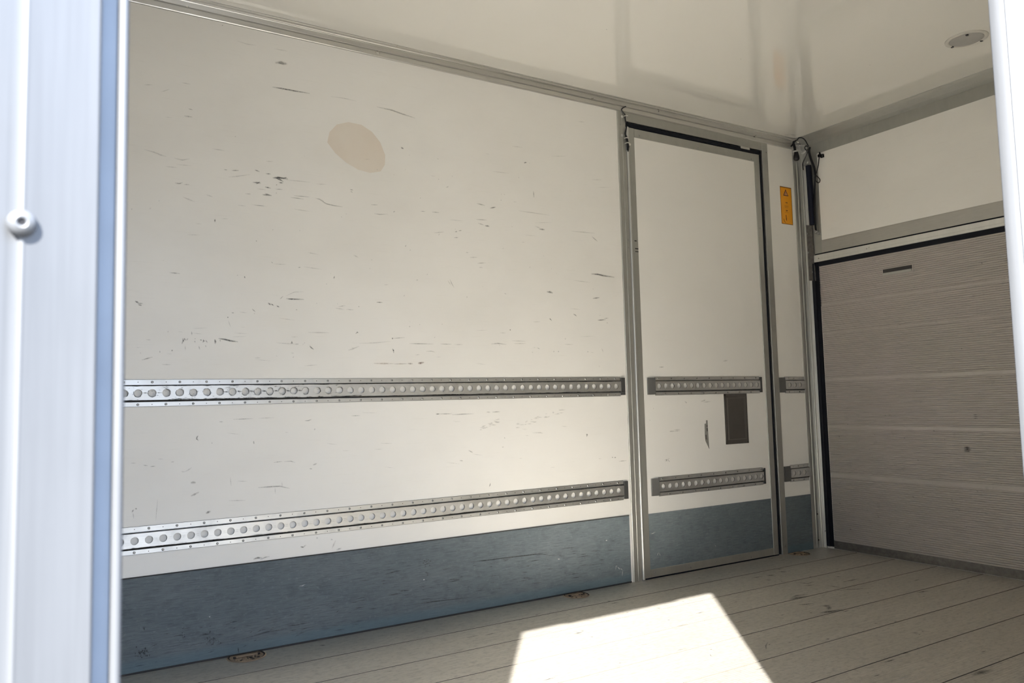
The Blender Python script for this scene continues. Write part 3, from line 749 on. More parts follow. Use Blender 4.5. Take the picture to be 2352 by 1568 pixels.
FLOOR_MARKS=[('s',160,-1065,-633,-1014,-625,-961,-639),('s',300,-1090,-647,-1041,-652,-989,-660),('s',200,-1133,-730,-1107,-740,-1068,-746),
('h',300,-1166,-857,-1123,-867,-1054,-883),('s',300,-1076,-804,-1039,-808),('s',220,-1100,-844,-1055,-820),('h',120,-646,-586,-591,-592,-534,-593),
('s',120,-851,-531,-792,-548),('s',120,-768,-581,-740,-660),('s',120,-813,-472,-791,-534),('s',250,-707,-274,-673,-293),('s',140,-682,-231,-628,-238),
('s',140,-907,-283,-848,-291),('s',220,-818,-294,-770,-305),('s',140,-895,-356,-864,-362),('h',100,-855,-409,-851,-415),('s',120,-588,-506,-560,-515),
('s',120,-820,-669,-719,-705,-660,-736),('h',80,-1130,-1063,-1118,-1073),('h',80,-1052,-1096,-1040,-1101),('h',70,-1134,-1242,-1124,-1242),
('h',70,-1089,-1226,-1079,-1228),('s',100,-1130,-1217,-1111,-1226),('h',60,-1094,-1366,-1086,-1367),('h',100,-1491,-1341,-1467,-1345,-1441,-1345),
('s',100,-1368,-1327,-1341,-1331),('h',60,-1648,-1011,-1635,-1004),('s',60,-1692,-1036,-1662,-1009,-1625,-986),('s',90,-1575,-1029,-1559,-1034),
('s',80,-744,-781,-731,-772),('s',120,-579,-899,-506,-909),('s',300,-1390,-1563,-1341,-1566,-1296,-1572),('v',60,-1612,-1461,-1541,-1455),
('v',60,-1613,-1473,-1512,-1476),('v',50,-1576,-1462,-1530,-1457),('h',140,-2939,-68,-2924,-79),('h',100,-2091,-201,-2079,-207),
('h',90,-1724,-206,-1710,-214),('s',80,-2073,-489,-2063,-494),('s',80,-2089,-570,-2079,-575),('s',80,-1717,-573,-1706,-579),
('s',80,-1473,-399,-1462,-405),('s',80,-1847,-924,-1837,-929),('s',80,-2187,-850,-2179,-854),('s',40,-1878,-958,-1892,-974,-1893,-985),
('s',85,-512,-1490,-457,-1490),('s',63,-2800,-919,-2783,-922),('s',51,-2207,-1464,-2163,-1462),('s',74,-770,-1439,-723,-1441),
('s',71,-774,-1600,-748,-1598),('s',87,-380,-767,-333,-765),('s',61,-2422,-963,-2373,-966),('s',50,-499,-1053,-482,-1056),
('s',87,-485,-1467,-475,-1468),('s',85,-1443,-1086,-1416,-1085),('s',82,-2391,-319,-2343,-320),('s',52,-2086,-196,-2053,-195),
('s',89,-1199,-832,-1185,-834),('s',44,-1572,-1153,-1559,-1153),('s',54,-3349,-1541,-3313,-1544),('s',86,-2460,-1324,-2407,-1322),
('s',68,-544,-901,-523,-903),('s',67,-456,-1334,-417,-1337),('s',63,-1086,-901,-1041,-899),('s',36,-3135,-1331,-3091,-1332),
('s',72,-1154,-1467,-1124,-1469),('s',61,-2480,-839,-2428,-837),('s',56,-1922,-1517,-1867,-1519),('s',48,-1631,-969,-1621,-971),
('s',33,-2188,-1164,-2131,-1165),('s',49,-3411,-1065,-3383,-1067),('s',62,-2465,-306,-2410,-306),('s',60,-2685,-111,-2674,-111),
('s',37,-1821,-148,-1781,-151),('s',77,-1542,-1672,-1512,-1672),('s',35,-218,-918,-191,-918),('s',82,-2116,-503,-2076,-503),
('s',49,-2111,-1523,-2064,-1524),('s',70,-1318,-788,-1299,-790),('s',59,-499,-36,-440,-37),('s',68,-1635,-423,-1613,-424),
('s',50,-2252,-1587,-2206,-1586),('s',74,-1743,-252,-1697,-249),('s',83,-719,-1453,-666,-1455),('s',34,-2578,-424,-2523,-422),
('s',45,-624,-951,-602,-953),('s',75,-689,-436,-666,-434),('s',34,-2631,-202,-2591,-202),('s',56,-2379,-1373,-2337,-1370),
('s',30,-2015,-750,-1960,-751),('s',34,-514,-607,-462,-605),('s',62,-2644,-1173,-2616,-1171),('s',72,-1311,-542,-1289,-542),
('s',54,-753,-682,-735,-681),('s',74,-1364,-1325,-1344,-1328),('s',31,-1779,-398,-1759,-395),('s',78,-793,-508,-746,-508),
('s',74,-489,-101,-443,-104),('s',32,-2910,-779,-2861,-777),('s',73,-505,-1632,-459,-1633),('s',84,-1635,-1400,-1604,-1401),
('s',60,-1875,-1154,-1831,-1154),('s',48,-1748,-657,-1691,-658),('s',37,-2705,-1278,-2668,-1280),('s',84,-2012,-1687,-1983,-1688),
('s',88,-1563,-572,-1518,-572),('s',56,-2846,-476,-2829,-479),('s',83,-2801,-1232,-2760,-1234),('s',32,-354,-1170,-329,-1171),
('s',62,-3496,-1087,-3450,-1088),('s',46,-320,-220,-279,-221),('s',71,-3256,-456,-3214,-455),('s',47,-1943,-866,-1914,-868),
('s',56,-1538,-756,-1482,-753),('s',65,-3257,-893,-3223,-891)]
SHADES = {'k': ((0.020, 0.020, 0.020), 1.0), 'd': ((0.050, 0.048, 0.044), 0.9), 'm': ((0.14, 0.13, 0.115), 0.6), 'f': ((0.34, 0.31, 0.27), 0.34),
          't': ((0.50, 0.33, 0.16), 0.55), 'n': ((0.22, 0.13, 0.06), 0.7), 'b': ((0.20, 0.08, 0.03), 0.9), 'w': ((0.75, 0.76, 0.75), 0.95), 'l': ((0.38, 0.42, 0.44), 0.6),
          's': ((0.030, 0.027, 0.024), 0.85), 'h': ((0.012, 0.011, 0.011), 0.95), 'v': ((0.62, 0.60, 0.55), 0.55)}
ON_WALL = lambda u, v, l: (u, -l, v)
ON_FLOOR = lambda u, v, l: (u, v, l)
kick = [m for m in MARKS if max(m[3::2]) < 312 and m[2] < -1400]
door_marks = [m for m in MARKS if m[2] > -1400]
wall_marks = [m for m in MARKS if m[2] < -1400 and max(m[3::2]) >= 312]
ribbons('scuff_marks', wall_marks, ON_WALL, wall_back, SHADES, 0.0006)
ribbons('scuff_marks', kick, ON_WALL, base, SHADES, 0.0048)
ribbons('dirt_marks', FLOOR_MARKS, ON_FLOOR, floor, SHADES, 0.0008)

# pinkish oval stain high on the wall, with an edge of its own
b = MB()
ov = [(-2.8775, 1.905), (-2.868, 1.948), (-2.838, 1.984), (-2.790, 2.002), (-2.735, 2.000), (-2.690, 1.978), (-2.655, 1.940), (-2.634, 1.890), (-2.636, 1.848),
      (-2.655, 1.818), (-2.700, 1.806), (-2.750, 1.812), (-2.800, 1.834), (-2.845, 1.866)]
i = len(b.v)
b.v += [(x, -0.0004, z) for x, z in ov]
b.face(range(i, i + len(ov)))
def oval_material():
    t = NT('pinkish_stain')
    n1 = t.noise(6.0, t.coord(), 5)
    t.col(t.mix(t.ramp(n1, [(0.35, g(0)), (0.7, g(1))]), (0.735, 0.655, 0.56, 1), (0.755, 0.70, 0.615, 1)))
    t.set(Roughness=0.4)
    return t.m
M['oval'] = oval_material()
b.build('oval_stain', 'oval', wall_back, fix=False)
# ------------------------------------------------------------------ lashing rails
PITCH = 0.0441
def rail_body(b, x0, x1, zc, holes, y=0.0):
    """perforated hat profile: flanges, raised web, plate with round holes, dark edge lines"""
    hz, hw = 0.0453, 0.0262                       # half heights: whole rail, raised band
    for s in (-1, 1):
        za, zb = sorted((zc + s * hw, zc + s * hz))
        b.box(x0, x1, y - 0.0024, y, za, zb)
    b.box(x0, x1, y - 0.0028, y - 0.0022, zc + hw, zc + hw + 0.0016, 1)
    b.box(x0, x1, y - 0.0028, y - 0.0022, zc - hw - 0.0046, zc - hw, 1)  # thin dark lines along the web and flange edges
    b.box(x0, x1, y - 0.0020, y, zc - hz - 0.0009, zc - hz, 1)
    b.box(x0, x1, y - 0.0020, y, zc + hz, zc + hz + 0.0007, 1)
    yo, yi = y - 0.0090, y - 0.0062
    for s in (-1, 1):                             # webs
        za, zb = sorted((zc + s * (hw - 0.0024), zc + s * hw))
        b.box(x0, x1, yo, y, za, zb)
    r, n = 0.0128, 20
    hx = sorted(holes)
    edges = [x0] + [(hx[k] + hx[k + 1]) / 2 for k in range(len(hx) - 1)] + [x1]
    edges[1:-1] = edges[1:-1]
    first, last = hx[0] - PITCH / 2, hx[-1] + PITCH / 2
    if first > x0 + 0.001:
        b.box(x0, first, yo, yi, zc - hw, zc + hw)
    if last < x1 - 0.001:
        b.box(last, x1, yo, yi, zc - hw, zc + hw)
    for k, cx in enumerate(hx):
        ca = max(x0, cx - PITCH / 2 if k == 0 else edges[k])
        cb = min(x1, cx + PITCH / 2 if k == len(hx) - 1 else edges[k + 1])
        angs = sorted([2 * math.pi * j / n + 0.01 for j in range(n)] + [math.atan2(zz, xx) % (2 * math.pi) for xx in (ca - cx, cb - cx) for zz in (-hw, hw)])
        m = len(angs)
        i = len(b.v)
        for a in angs:
            c, s = math.cos(a), math.sin(a)
            tx = (cb - cx) / c if c > 1e-9 else ((ca - cx) / c if c < -1e-9 else 1e9)
            tz = hw / abs(s) if abs(s) > 1e-9 else 1e9
            t = min(tx, tz)
            b.v += [(cx + r * c, yo, zc + r * s), (cx + t * c, yo, zc + t * s), (cx + r * c, yi, zc + r * s)]
        for j in range(m):
            p, q = i + 3 * j, i + 3 * ((j + 1) % m)
            b.face((p, p + 1, q + 1, q))
            b.face((p, q, q + 2, p + 2), 2)  # hole walls darker than the rail, painting the shadow crescent inside

def rail_screws(parent, xs_top, xs_bot, xs_nail_top, xs_nail_bot, zc, x_from, y=0.0, r=0.0042):
    first = None
    for zz, xs in ((zc + 0.0374, xs_top), (zc - 0.0390, xs_bot)):
        for x in xs:
            if x < x_from:
                continue
            if first is None:
                b = MB()
                b.lathe((0, 0, 0), 1, [(0.0, r), (-0.0012, r), (-0.0022, r * 0.72), (-0.0024, r * 0.45), (-0.0012, r * 0.38)], 12)
                first = b.build('screw', 'screw', None)
                first.parent = parent
                s = first
            else:
                s = first.copy()
                COL.objects.link(s)
                s.parent = parent
            s.location = Vector((x, y - 0.0024, zz)) - Vector(parent.matrix_basis.translation if parent.parent is None else parent.matrix_basis.translation + parent.parent.matrix_basis.translation)

def nails(b, xs, z, y=0.0):
    for x in xs:
        b.cyl((x, y - 0.0022, z), 1, 0.0015, -0.0008, 8, 1)

def end_cap(name, parent, xa, xb, zc, mat, y=0.0, slope=0):
    b = MB()
    h = 0.0415
    pts = [(xa, y), (xa, y - 0.003), (xa + 0.003 if slope >= 0 else xa, y - 0.0095), (xb - 0.004 if slope <= 0 else xb, y - 0.0095), (xb, y - 0.003), (xb, y)]
    b.prism(pts, zc - h, zc + h, PZ)
    b.box(xa + 0.006, xb - 0.006, y - 0.0102, y - 0.009, zc - 0.022, zc + 0.022)
    return b.build(name, mat, parent, angle=20)

def wall_rail(x0, x1, zc, first, n, label, group, cap, x_from=-3.75, left_cap=None):
    root = tag(empty('lashing_rail', (x0, 0.0, zc)), label, 'lashing rail', None, group)
    holes = [first + PITCH * k for k in range(n)]
    holes = [h for h in holes if h > x0]
    b = MB()
    xe = x1 - cap
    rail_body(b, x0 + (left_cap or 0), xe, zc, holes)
    top, bot = holes[1::2], holes[0::2]
    if n % 2 == 0:
        top, bot = holes[1::2], holes[0::2]
    nails(b, [h for h in bot if h > x_from], zc + 0.0374)
    nails(b, [h for h in top if h > x_from], zc - 0.0390)
    b.build('rail_profile', ['rail', 'dirt_dark', 'steel_dark'], root, angle=25)
    rail_screws(root, top, bot, (), (), zc, x_from)
    if cap:
        end_cap('end_cap', root, xe, x1, zc, 'cap', slope=1)['label'] = 'dark end cap'
    if left_cap:
        end_cap('end_cap', root, x0, x0 + left_cap, zc, 'cap_grey', slope=-1)['label'] = 'grey end cap'
    return root

n_back = 28
f1 = -3.544 - n_back * PITCH
wall_rail(-4.90, -1.4157, 0.9275, f1, 48 + n_back, 'long perforated steel rail, upper one on the scuffed wall left of the door', 'perforated lashing rails', 0.024)
f2 = -3.5494 - n_back * PITCH
wall_rail(-4.90, -1.4198, 0.4345, f2, 48 + n_back, 'long perforated steel rail just above the slate kick board left of the door', 'perforated lashing rails', 0.024)
wall_rail(-0.3055, -0.0895, 0.9225, -0.2232, 3, 'short three-hole rail between door and corner post, upper one', 'perforated lashing rails', 0.0, left_cap=0.05)
wall_rail(-0.3000, -0.0895, 0.4305, -0.2247, 3, 'short three-hole rail between door and corner post, lower one', 'perforated lashing rails', 0.0, left_cap=0.05)

def rail_wear_and_rings():
    up = [o for o in COL.objects if o.name == 'lashing_rail'][0]
    lo = [o for o in COL.objects if o.name == 'lashing_rail.001'][0]
    y = 0.0098
    W = []
    hx = [-3.544 + PITCH * k for k in range(18)]
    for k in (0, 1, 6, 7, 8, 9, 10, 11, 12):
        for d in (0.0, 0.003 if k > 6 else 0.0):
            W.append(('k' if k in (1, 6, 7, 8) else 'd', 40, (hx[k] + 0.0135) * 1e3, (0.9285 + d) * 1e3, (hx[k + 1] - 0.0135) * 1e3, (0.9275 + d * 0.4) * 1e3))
    for k in range(-1, 17):  # broken dark arcs round each hole
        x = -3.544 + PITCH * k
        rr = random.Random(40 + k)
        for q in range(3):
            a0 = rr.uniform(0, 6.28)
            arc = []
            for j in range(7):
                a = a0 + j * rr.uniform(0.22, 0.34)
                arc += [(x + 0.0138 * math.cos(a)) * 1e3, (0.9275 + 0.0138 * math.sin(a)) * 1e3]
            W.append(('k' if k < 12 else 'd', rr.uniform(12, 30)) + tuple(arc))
    W += [('d', 30, -3468, 950, -3456, 941, -3440, 930), ('k', 60, -3248, 950, -3230, 951, -3214, 949), ('k', 35, -3262, 942, -3247, 944, -3236, 941), ('k', 45, -3236, 905, -3222, 903, -3210, 904), ('d', 45, -3160, 950, -3110, 951, -3060, 951), ('d', 32, -3090, 944, -3078, 945)]
    rr = random.Random(21)
    for k in range(60):
        x, e = rr.uniform(-3.58, -2.70), rr.choice((0.952, 0.9035, 0.9045, 0.9055))
        L = rr.uniform(0.008, 0.06)
        W.append((rr.choice('kkd'), rr.uniform(22, 55), x * 1e3, e * 1e3, (x + L / 2) * 1e3, (e + rr.uniform(-.001, .001)) * 1e3, (x + L) * 1e3, e * 1e3))
    for k in range(70):
        x, z = rr.uniform(-3.58, -2.85), rr.uniform(0.905, 0.950)
        W.append(('k', rr.uniform(12, 26), x * 1e3, z * 1e3, (x + rr.uniform(0.001, 0.010)) * 1e3, (z + rr.uniform(-.002, .002)) * 1e3))
    for k in range(60):
        x, e = rr.uniform(-2.7, -1.46), rr.choice((0.952, 0.904, 0.903))
        L = rr.uniform(0.01, 0.10)
        W.append(('k', rr.uniform(16, 34), x * 1e3, e * 1e3, (x + L) * 1e3, e * 1e3))
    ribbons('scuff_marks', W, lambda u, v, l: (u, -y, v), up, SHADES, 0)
    W = []
    for k in range(18):
        x = -3.5494 + PITCH * k
        if k not in (0, 5, 9):
            for d in (-0.003, 0.0025):
                W.append(('m', 14, (x + 0.014) * 1e3, (0.4345 + d) * 1e3, (x + PITCH - 0.014) * 1e3, (0.4345 + d) * 1e3))
    for k in range(90):
        x, e = rr.uniform(-3.6, -1.46), rr.choice((0.459, 0.4112, 0.412, 0.4105))
        L = rr.uniform(0.008, 0.09)
        W.append((rr.choice('kkdd'), rr.uniform(14, 36), x * 1e3, e * 1e3, (x + L / 2) * 1e3, (e + rr.uniform(-.0008, .0008)) * 1e3, (x + L) * 1e3, e * 1e3))
    ribbons('scuff_marks', W, lambda u, v, l: (u, -y, v), lo, SHADES, 0)
rail_wear_and_rings()

# ------------------------------------------------------------------ door_1 in the back wall
door = tag(empty('door_1', (-1.35, 0.0, 0.0)), 'closed white door with aluminium frame and two short rails', 'door', 'structure')
FT, FB = 2.2975, 2.2515
b = MB()                                            # fixed frame: hinge side, head, lock side
b.prism([(DX0, 0.0), (DX0, -0.0050), (DX0 + 0.002, -0.0065), (-1.3760, -0.0065), (-1.3745, -0.0050), (-1.3730, -0.0065), (-1.3520, -0.0065), (-1.3505, -0.0040), (-1.3505, 0.02), (DX0, 0.02)], 0.001, FT, PZ)
b.prism([(-0.3540, 0.02), (-0.3540, -0.0060), (-0.3525, -0.0075), (-0.3500, -0.0062), (-0.3080, -0.0062), (DX1, -0.0045), (DX1, 0.02)], 0.001, FT, PZ)
b.prism([(0.02, FB), (-0.0055, FB), (-0.0062, FB + 0.002), (-0.0062, FT - 0.003), (-0.0075, FT - 0.0012), (-0.0075, FT), (0.02, FT)], -1.3505, -0.3540, PX)
b.build('frame', 'alu_dark', door, angle=20)
b = MB()                                            # hinge bead
arc = [(-1.3412 + 0.0088 * math.cos(a), -0.004 - 0.0095 * math.sin(a)) for a in [math.pi * k / 10 for k in range(11)]]
b.prism(arc, 0.003, 2.222, PZ)
b.build('hinge', 'alu', door, angle=40)
b = MB()                                            # leaf: panel
b.box(-1.2965, -0.4185, -0.0015, 0.03, 0.042, 2.180)
leaf = b.build('panel', 'door_panel', door)
b = MB()                                            # leaf frame
b.prism([(-1.3322, 0.02), (-1.3322, -0.0045), (-1.3310, -0.0055), (-1.2970, -0.0055), (-1.2955, -0.0035), (-1.2955, 0.02)], 0.0062, 2.2220, PZ)
b.prism([(-0.4195, 0.02), (-0.4195, -0.0040), (-0.4180, -0.0055), (-0.3805, -0.0055), (-0.3792, -0.0040), (-0.3792, 0.02)], 0.0062, 2.2220, PZ)
b.prism([(0.02, 2.1780), (-0.0040, 2.1780), (-0.0054, 2.1795), (-0.0054, 2.2205), (-0.0040, 2.2220), (0.02, 2.2220)], -1.2955, -0.4195, PX)
b.prism([(0.02, 0.0062), (-0.0040, 0.0062), (-0.0054, 0.0075), (-0.0054, 0.0425), (-0.0036, 0.0442), (0.02, 0.0442)], -1.2955, -0.4195, PX)
b.build('leaf_frame', 'alu_dark', door, angle=20)
b = MB()
b.box(-1.2955, -0.4195, -0.0028, -0.0015, 0.0440, 0.3080)
kp = b.build('kick_plate', 'skirt', door)
b = MB()                                            # black seals in the gaps
b.box(-1.3505, -0.3540, 0.006, 0.02, 2.2215, FB)
b.box(-0.3795, -0.3540, 0.006, 0.02, 0.002, 2.2250)
b.tube([(-0.3665, 0.004, 0.004), (-0.3665, 0.004, 2.236)], 0.0085, 10, 0, 1)
b.tube([(-1.3400, 0.004, 2.2365), (-0.3665, 0.004, 2.2365)], 0.0125, 10, 0, 1)
b.box(-1.3505, -1.3320, -0.006, 0.02, 2.2222, FB)
b.box(-1.3450, -0.3780, -0.0050, 0.012, 0.0005, 0.0062)
b.build('rubber_seal', 'rubber', door)
b = MB()
b.box(-0.5280, -0.4560, -0.0085, 0.004, 2.2375, 2.2500)
b.build('strike_plate', 'alu', door)
for i, (x0, x1, zc, fx) in enumerate(((-1.2705, -0.4460, 0.9265, -1.1989), (-1.2700, -0.4540, 0.4330, -1.1978))):
    holes = [fx + PITCH * k for k in range(17)]
    b = MB()
    rail_body(b, x0 + 0.048, x1 - 0.020, zc, holes, -0.0015)
    rb = b.build('lashing_rail', ['rail', 'dirt_dark', 'steel_dark'], door, angle=25, origin=(x0, -0.0015, zc))
    rb['label'] = ('upper' if i == 0 else 'lower') + ' perforated rail on the door'
    def sub(bm, nm, mt):
        o = bm.build(nm, mt, None, angle=20)
        o.parent = rb
        o.location = Vector((0, 0, 0))
        o.matrix_parent_inverse = Matrix.Translation(-Vector((x0, -0.0015, zc)))
        return o
    b = MB()
    h = 0.0415
    b.prism([(x0, -0.0015), (x0, -0.004), (x0 + 0.002, -0.0065), (x0 + 0.040, -0.0115), (x0 + 0.048, -0.0105), (x0 + 0.048, -0.0015)], zc - h, zc + h, PZ)
    sub(b, 'end_cap', 'cap_grey')
    b = MB()
    b.prism([(x1 - 0.020, -0.0015), (x1 - 0.020, -0.0112), (x1 - 0.006, -0.0108), (x1, -0.005), (x1, -0.0015)], zc - h, zc + h, PZ)
    sub(b, 'end_cap', 'cap')
    first = None
    for zz, xs in ((zc + 0.0374, holes[0::2]), (zc - 0.0390, holes[1::2])):
        for x in xs:
            if first is None:
                b = MB()
                b.lathe((0, 0, 0), 1, [(0.0, 0.0042), (-0.0012, 0.0042), (-0.0022, 0.003), (-0.0024, 0.0018)], 10)
                first = b.build('screw', 'screw')
                s = first
            else:
                s = first.copy()
                COL.objects.link(s)
            s.parent = rb
            s.location = Vector((x - x0, -0.0024, zz - zc))
b = MB()                                            # recessed grip pan under the upper rail
px0, px1, pz0, pz1 = -0.7430, -0.5735, 0.6155, 0.8795
fr = 0.010
for q in ((px0, px1, pz0, pz0 + fr), (px0, px1, pz1 - fr, pz1), (px0, px0 + fr, pz0, pz1), (px1 - fr, px1, pz0, pz1)):
    b.box(q[0], q[1], -0.0060, -0.0010, q[2], q[3])
for q in ((px0 + 0.019, px1 - 0.017, pz0 + 0.022, pz0 + 0.026), (px0 + 0.019, px0 + 0.026, pz0 + 0.026, pz1 - 0.024), (px0 + 0.019, px1 - 0.017, pz1 - 0.024, pz1 - 0.020)):
    b.box(q[0], q[1], -0.0058, -0.0010, q[2], q[3], 1)
sl = 0.018
A = [(px0 + fr, -0.0055, pz0 + fr), (px1 - fr, -0.0055, pz0 + fr), (px1 - fr, -0.0055, pz1 - fr), (px0 + fr, -0.0055, pz1 - fr)]
Bp = [(px0 + fr + sl, -0.0018, pz0 + fr + sl * 1.3), (px1 - fr - sl * 0.6, -0.0018, pz0 + fr + sl * 1.3), (px1 - fr - sl * 0.6, -0.0018, pz1 - fr - sl), (px0 + fr + sl, -0.0018, pz1 - fr - sl)]
for k in range(4):
    b.quad(A[k], A[(k + 1) % 4], Bp[(k + 1) % 4], Bp[k])
b.quad(*Bp)
gp = b.build('grip_pan', ['pan', 'pan_edge'], door, angle=15)
gp['label'] = 'dark grey-brown recessed grip plate'
b = MB()                                            # torn strip of an old label
i = len(b.v)
tl = [(-0.8915, 0.7285), (-0.8810, 0.7300), (-0.8800, 0.7470), (-0.8690, 0.7465), (-0.8685, 0.7000), (-0.8670, 0.6400), (-0.8655, 0.6080), (-0.8640, 0.5985), (-0.8690, 0.6020), (-0.8910, 0.6420), (-0.8930, 0.6700)]
b.v += [(x, -0.0019, z) for x, z in tl]
b.face(range(len(tl)))
for q in ((-0.8885, -0.8800, 0.6480, 0.6720), (-0.8790, -0.8700, 0.6900, 0.7060), (-0.8785, -0.8720, 0.7120, 0.7220)):
    b.box(q[0], q[1], -0.0021, -0.0016, q[2], q[3], 1)
b.build('label_remnant', ['label_grey', 'pan'], door, fix=False)
for x, z in ((-1.384, 2.227), (-1.261, 2.191), (-0.854, 2.190), (-0.443, 2.188), (-0.405, 2.160), (-0.318, 2.244), (-0.400, 1.800), (-1.361, 1.647), (-1.361, 1.609), (-0.398, 0.053), (-0.328, 0.044), (-1.033, 0.020), (-0.859, 0.026), (-0.600, 0.018), (-1.268, 0.029)):
    b = MB()
    b.lathe((x, -0.0060, z), 1, [(0.001, 0.0042), (-0.0008, 0.0042), (-0.0016, 0.0030)], 10)
    b.build('screw', 'screw', door)
b = MB()                                            # two dark dents on the leaf frame
b.box(-1.318, -1.297, -0.0060, -0.005, 1.606, 1.611)
b.box(-1.318, -1.297, -0.0060, -0.005, 1.592, 1.596)
b.box(-1.320, -1.306, -0.0060, -0.005, 1.645, 1.650)
b.build('scratch', 'dirt_dark', door)
ribbons('scuff_marks', door_marks, ON_WALL, door, SHADES, 0.0034)

# ------------------------------------------------------------------ right end: flap, beam, ribbed shutter
b = MB()
b.box(0.0, 0.05, YO, 0.0, -0.03, H)                                   # backing
b.box(-0.0015, 0.0, YN, -0.1045, 1.7455, 2.2570, 0)                   # white flap panel
b.box(-0.0045, 0.0, YN, -0.0285, 2.2555, 2.3220, 1)                   # grey head strip
b.box(-0.0045, 0.0, -0.1050, -0.0285, 1.6745, 2.2560, 1)              # grey side strip
b.prism([(0.0, 1.6750), (-0.0050, 1.6750), (-0.0050, 1.7440), (-0.0035, 1.7475), (0.0, 1.7475)], YN, -0.1050, PY, 2)
b.box(-0.0010, 0.0, YN, -0.0520, 1.6660, 1.6750, 3)
wall_right = tag(b.build('wall_right', ['wall', 'alu_dark', 'alu_strip', 'rubber'], smooth=False), 'white end flap with grey metal border above the ribbed shutter', 'wall', 'structure')

b = MB()
b.prism([(0.0, 1.6260), (-0.0105, 1.6260), (-0.0120, 1.6280), (-0.0120, 1.6400), (-0.0128, 1.6410), (-0.0120, 1.6420), (-0.0120, 1.6655), (-0.0100, 1.6670), (0.0, 1.6670)], YN, -0.0530, PY)
beam = tag(b.build('trim_6', 'alu_light', angle=15), 'light aluminium beam between white flap and ribbed shutter', 'beam', 'structure')
for y in (-0.085,):
    b = MB()
    b.cyl((-0.0120, y, 1.6440), 0, 0.004, -0.0012, 10)
    b.build('screw', 'screw', beam)

def shutter():
    root = tag(empty('door_2', (0.0, -0.08, 0.0)), 'ribbed grey-brown aluminium shutter closing the end of the box', 'shutter', 'structure')
    b = MB()
    bands = [(1.3755, 0.030), (1.2085, 0.030), (0.9480, 0.036), (0.6780, 0.040), (0.4110, 0.040)]
    prof = [(0.0, 0.006), (-0.0060, 0.006), (-0.0060, 0.0520), (-0.0020, 0.0540)]
    z, p = 0.0545, 0.0105
    while z < 1.598:
        bd = [q for q in bands if q[0] - q[1] / 2 - 0.003 < z < q[0] + q[1] / 2 - 0.004]
        if bd:
            c, h = bd[0]
            top = c + h / 2
            prof += [(-0.0010, z), (-0.0040, z + 0.002), (-0.0044, z + 0.0055), (-0.0014, z + 0.0080), (-0.0026, z + 0.010), (-0.0026, top - 0.010), (-0.0014, top - 0.0080), (-0.0044, top - 0.0055), (-0.0040, top - 0.002), (-0.0010, top)]
            z = top + 0.0006
        else:
            prof += [(-0.0002, z), (-0.0026, z + p * 0.16), (-0.0039, z + p * 0.36), (-0.0040, z + p * 0.62), (-0.0027, z + p * 0.82), (-0.0002, z + p * 0.96)]
            z += p
    prof += [(-0.0010, 1.600), (0.0, 1.600)]
    b.prism(prof, YN, -0.0785, PY)
    o = b.build('ribbed_panel', 'ribbed', root, smooth=False)
    b = MB()
    b.prism([(0.0, 0.004), (-0.0082, 0.004), (-0.0082, 0.0440), (-0.0066, 0.0470), (0.0, 0.0470)], YN, -0.0785, PY)
    b.build('bottom_rail', 'steel_dark', root)
    b = MB()
    b.box(-0.0040, 0.0, YN, -0.0740, 1.5995, 1.6262)
    b.box(-0.0075, 0.0, -0.0742, -0.0296, 0.012, 1.6262)
    b.tube([(-0.0095, -0.0480, 0.012), (-0.0095, -0.0480, 1.62)], 0.0085, 10, 0, 1)
    for k in range(24):
        b.box(-0.0085, 0.0, -0.0790, -0.0742, 1.37 + k * 0.0095, 1.3755 + k * 0.0095)
    b.build('rubber_seal', 'rubber', root)
    b = MB()                                        # recessed grip with a light lower lip
    y0, y1, z0, z1 = -0.6360, -0.4690, 1.4840, 1.5180
    b.box(-0.0062, -0.0005, y0 - 0.003, y1 + 0.003, z0 - 0.002, z1 + 0.002, 1)
    b.box(-0.0068, -0.0050, y0 + 0.004, y1 - 0.002, z0 + 0.016, z1, 2)  # dark plate painting the shade of the deep slot
    b.prism([(-0.005, z0 + 0.001), (-0.0080, z0 + 0.003), (-0.0110, z0 + 0.0130), (-0.0095, z0 + 0.0150), (-0.005, z0 + 0.0150)], y0 + 0.006, y1 - 0.002, PY, 0)
    h = b.build('grip', ['alu_dark', 'ribbed', 'dirt_dark'], root, angle=20)
    h['label'] = 'recessed grip with a bare metal lip'
    SM = []
    for y, z, w, hgt in ((-0.8475, 0.5835, 16, 26), (-0.8975, 0.7410, 12, 8)):
        for k in range(3):
            SM.append(('h', hgt * 9 / 2, (y - w * 1e-3 * (0.7 + 0.3 * (k == 1))) * 1e3, (z + (k - 1) * 0.0085) * 1e3, (y + w * 1e-3) * 1e3, (z + (k - 1) * 0.0085) * 1e3))
    rr = random.Random(9)
    for k in range(46):
        y, z = rr.uniform(-1.15, -0.12), rr.uniform(0.08, 1.55)
        SM.append(('s', rr.uniform(25, 60), y * 1e3, z * 1e3, (y - rr.uniform(0.002, 0.012)) * 1e3, (z + rr.uniform(-0.004, 0.004)) * 1e3))
    ribbons('dirt_marks', SM, lambda u, v, l: (-l, u, v), root, SHADES, 0.0046)
shutter()

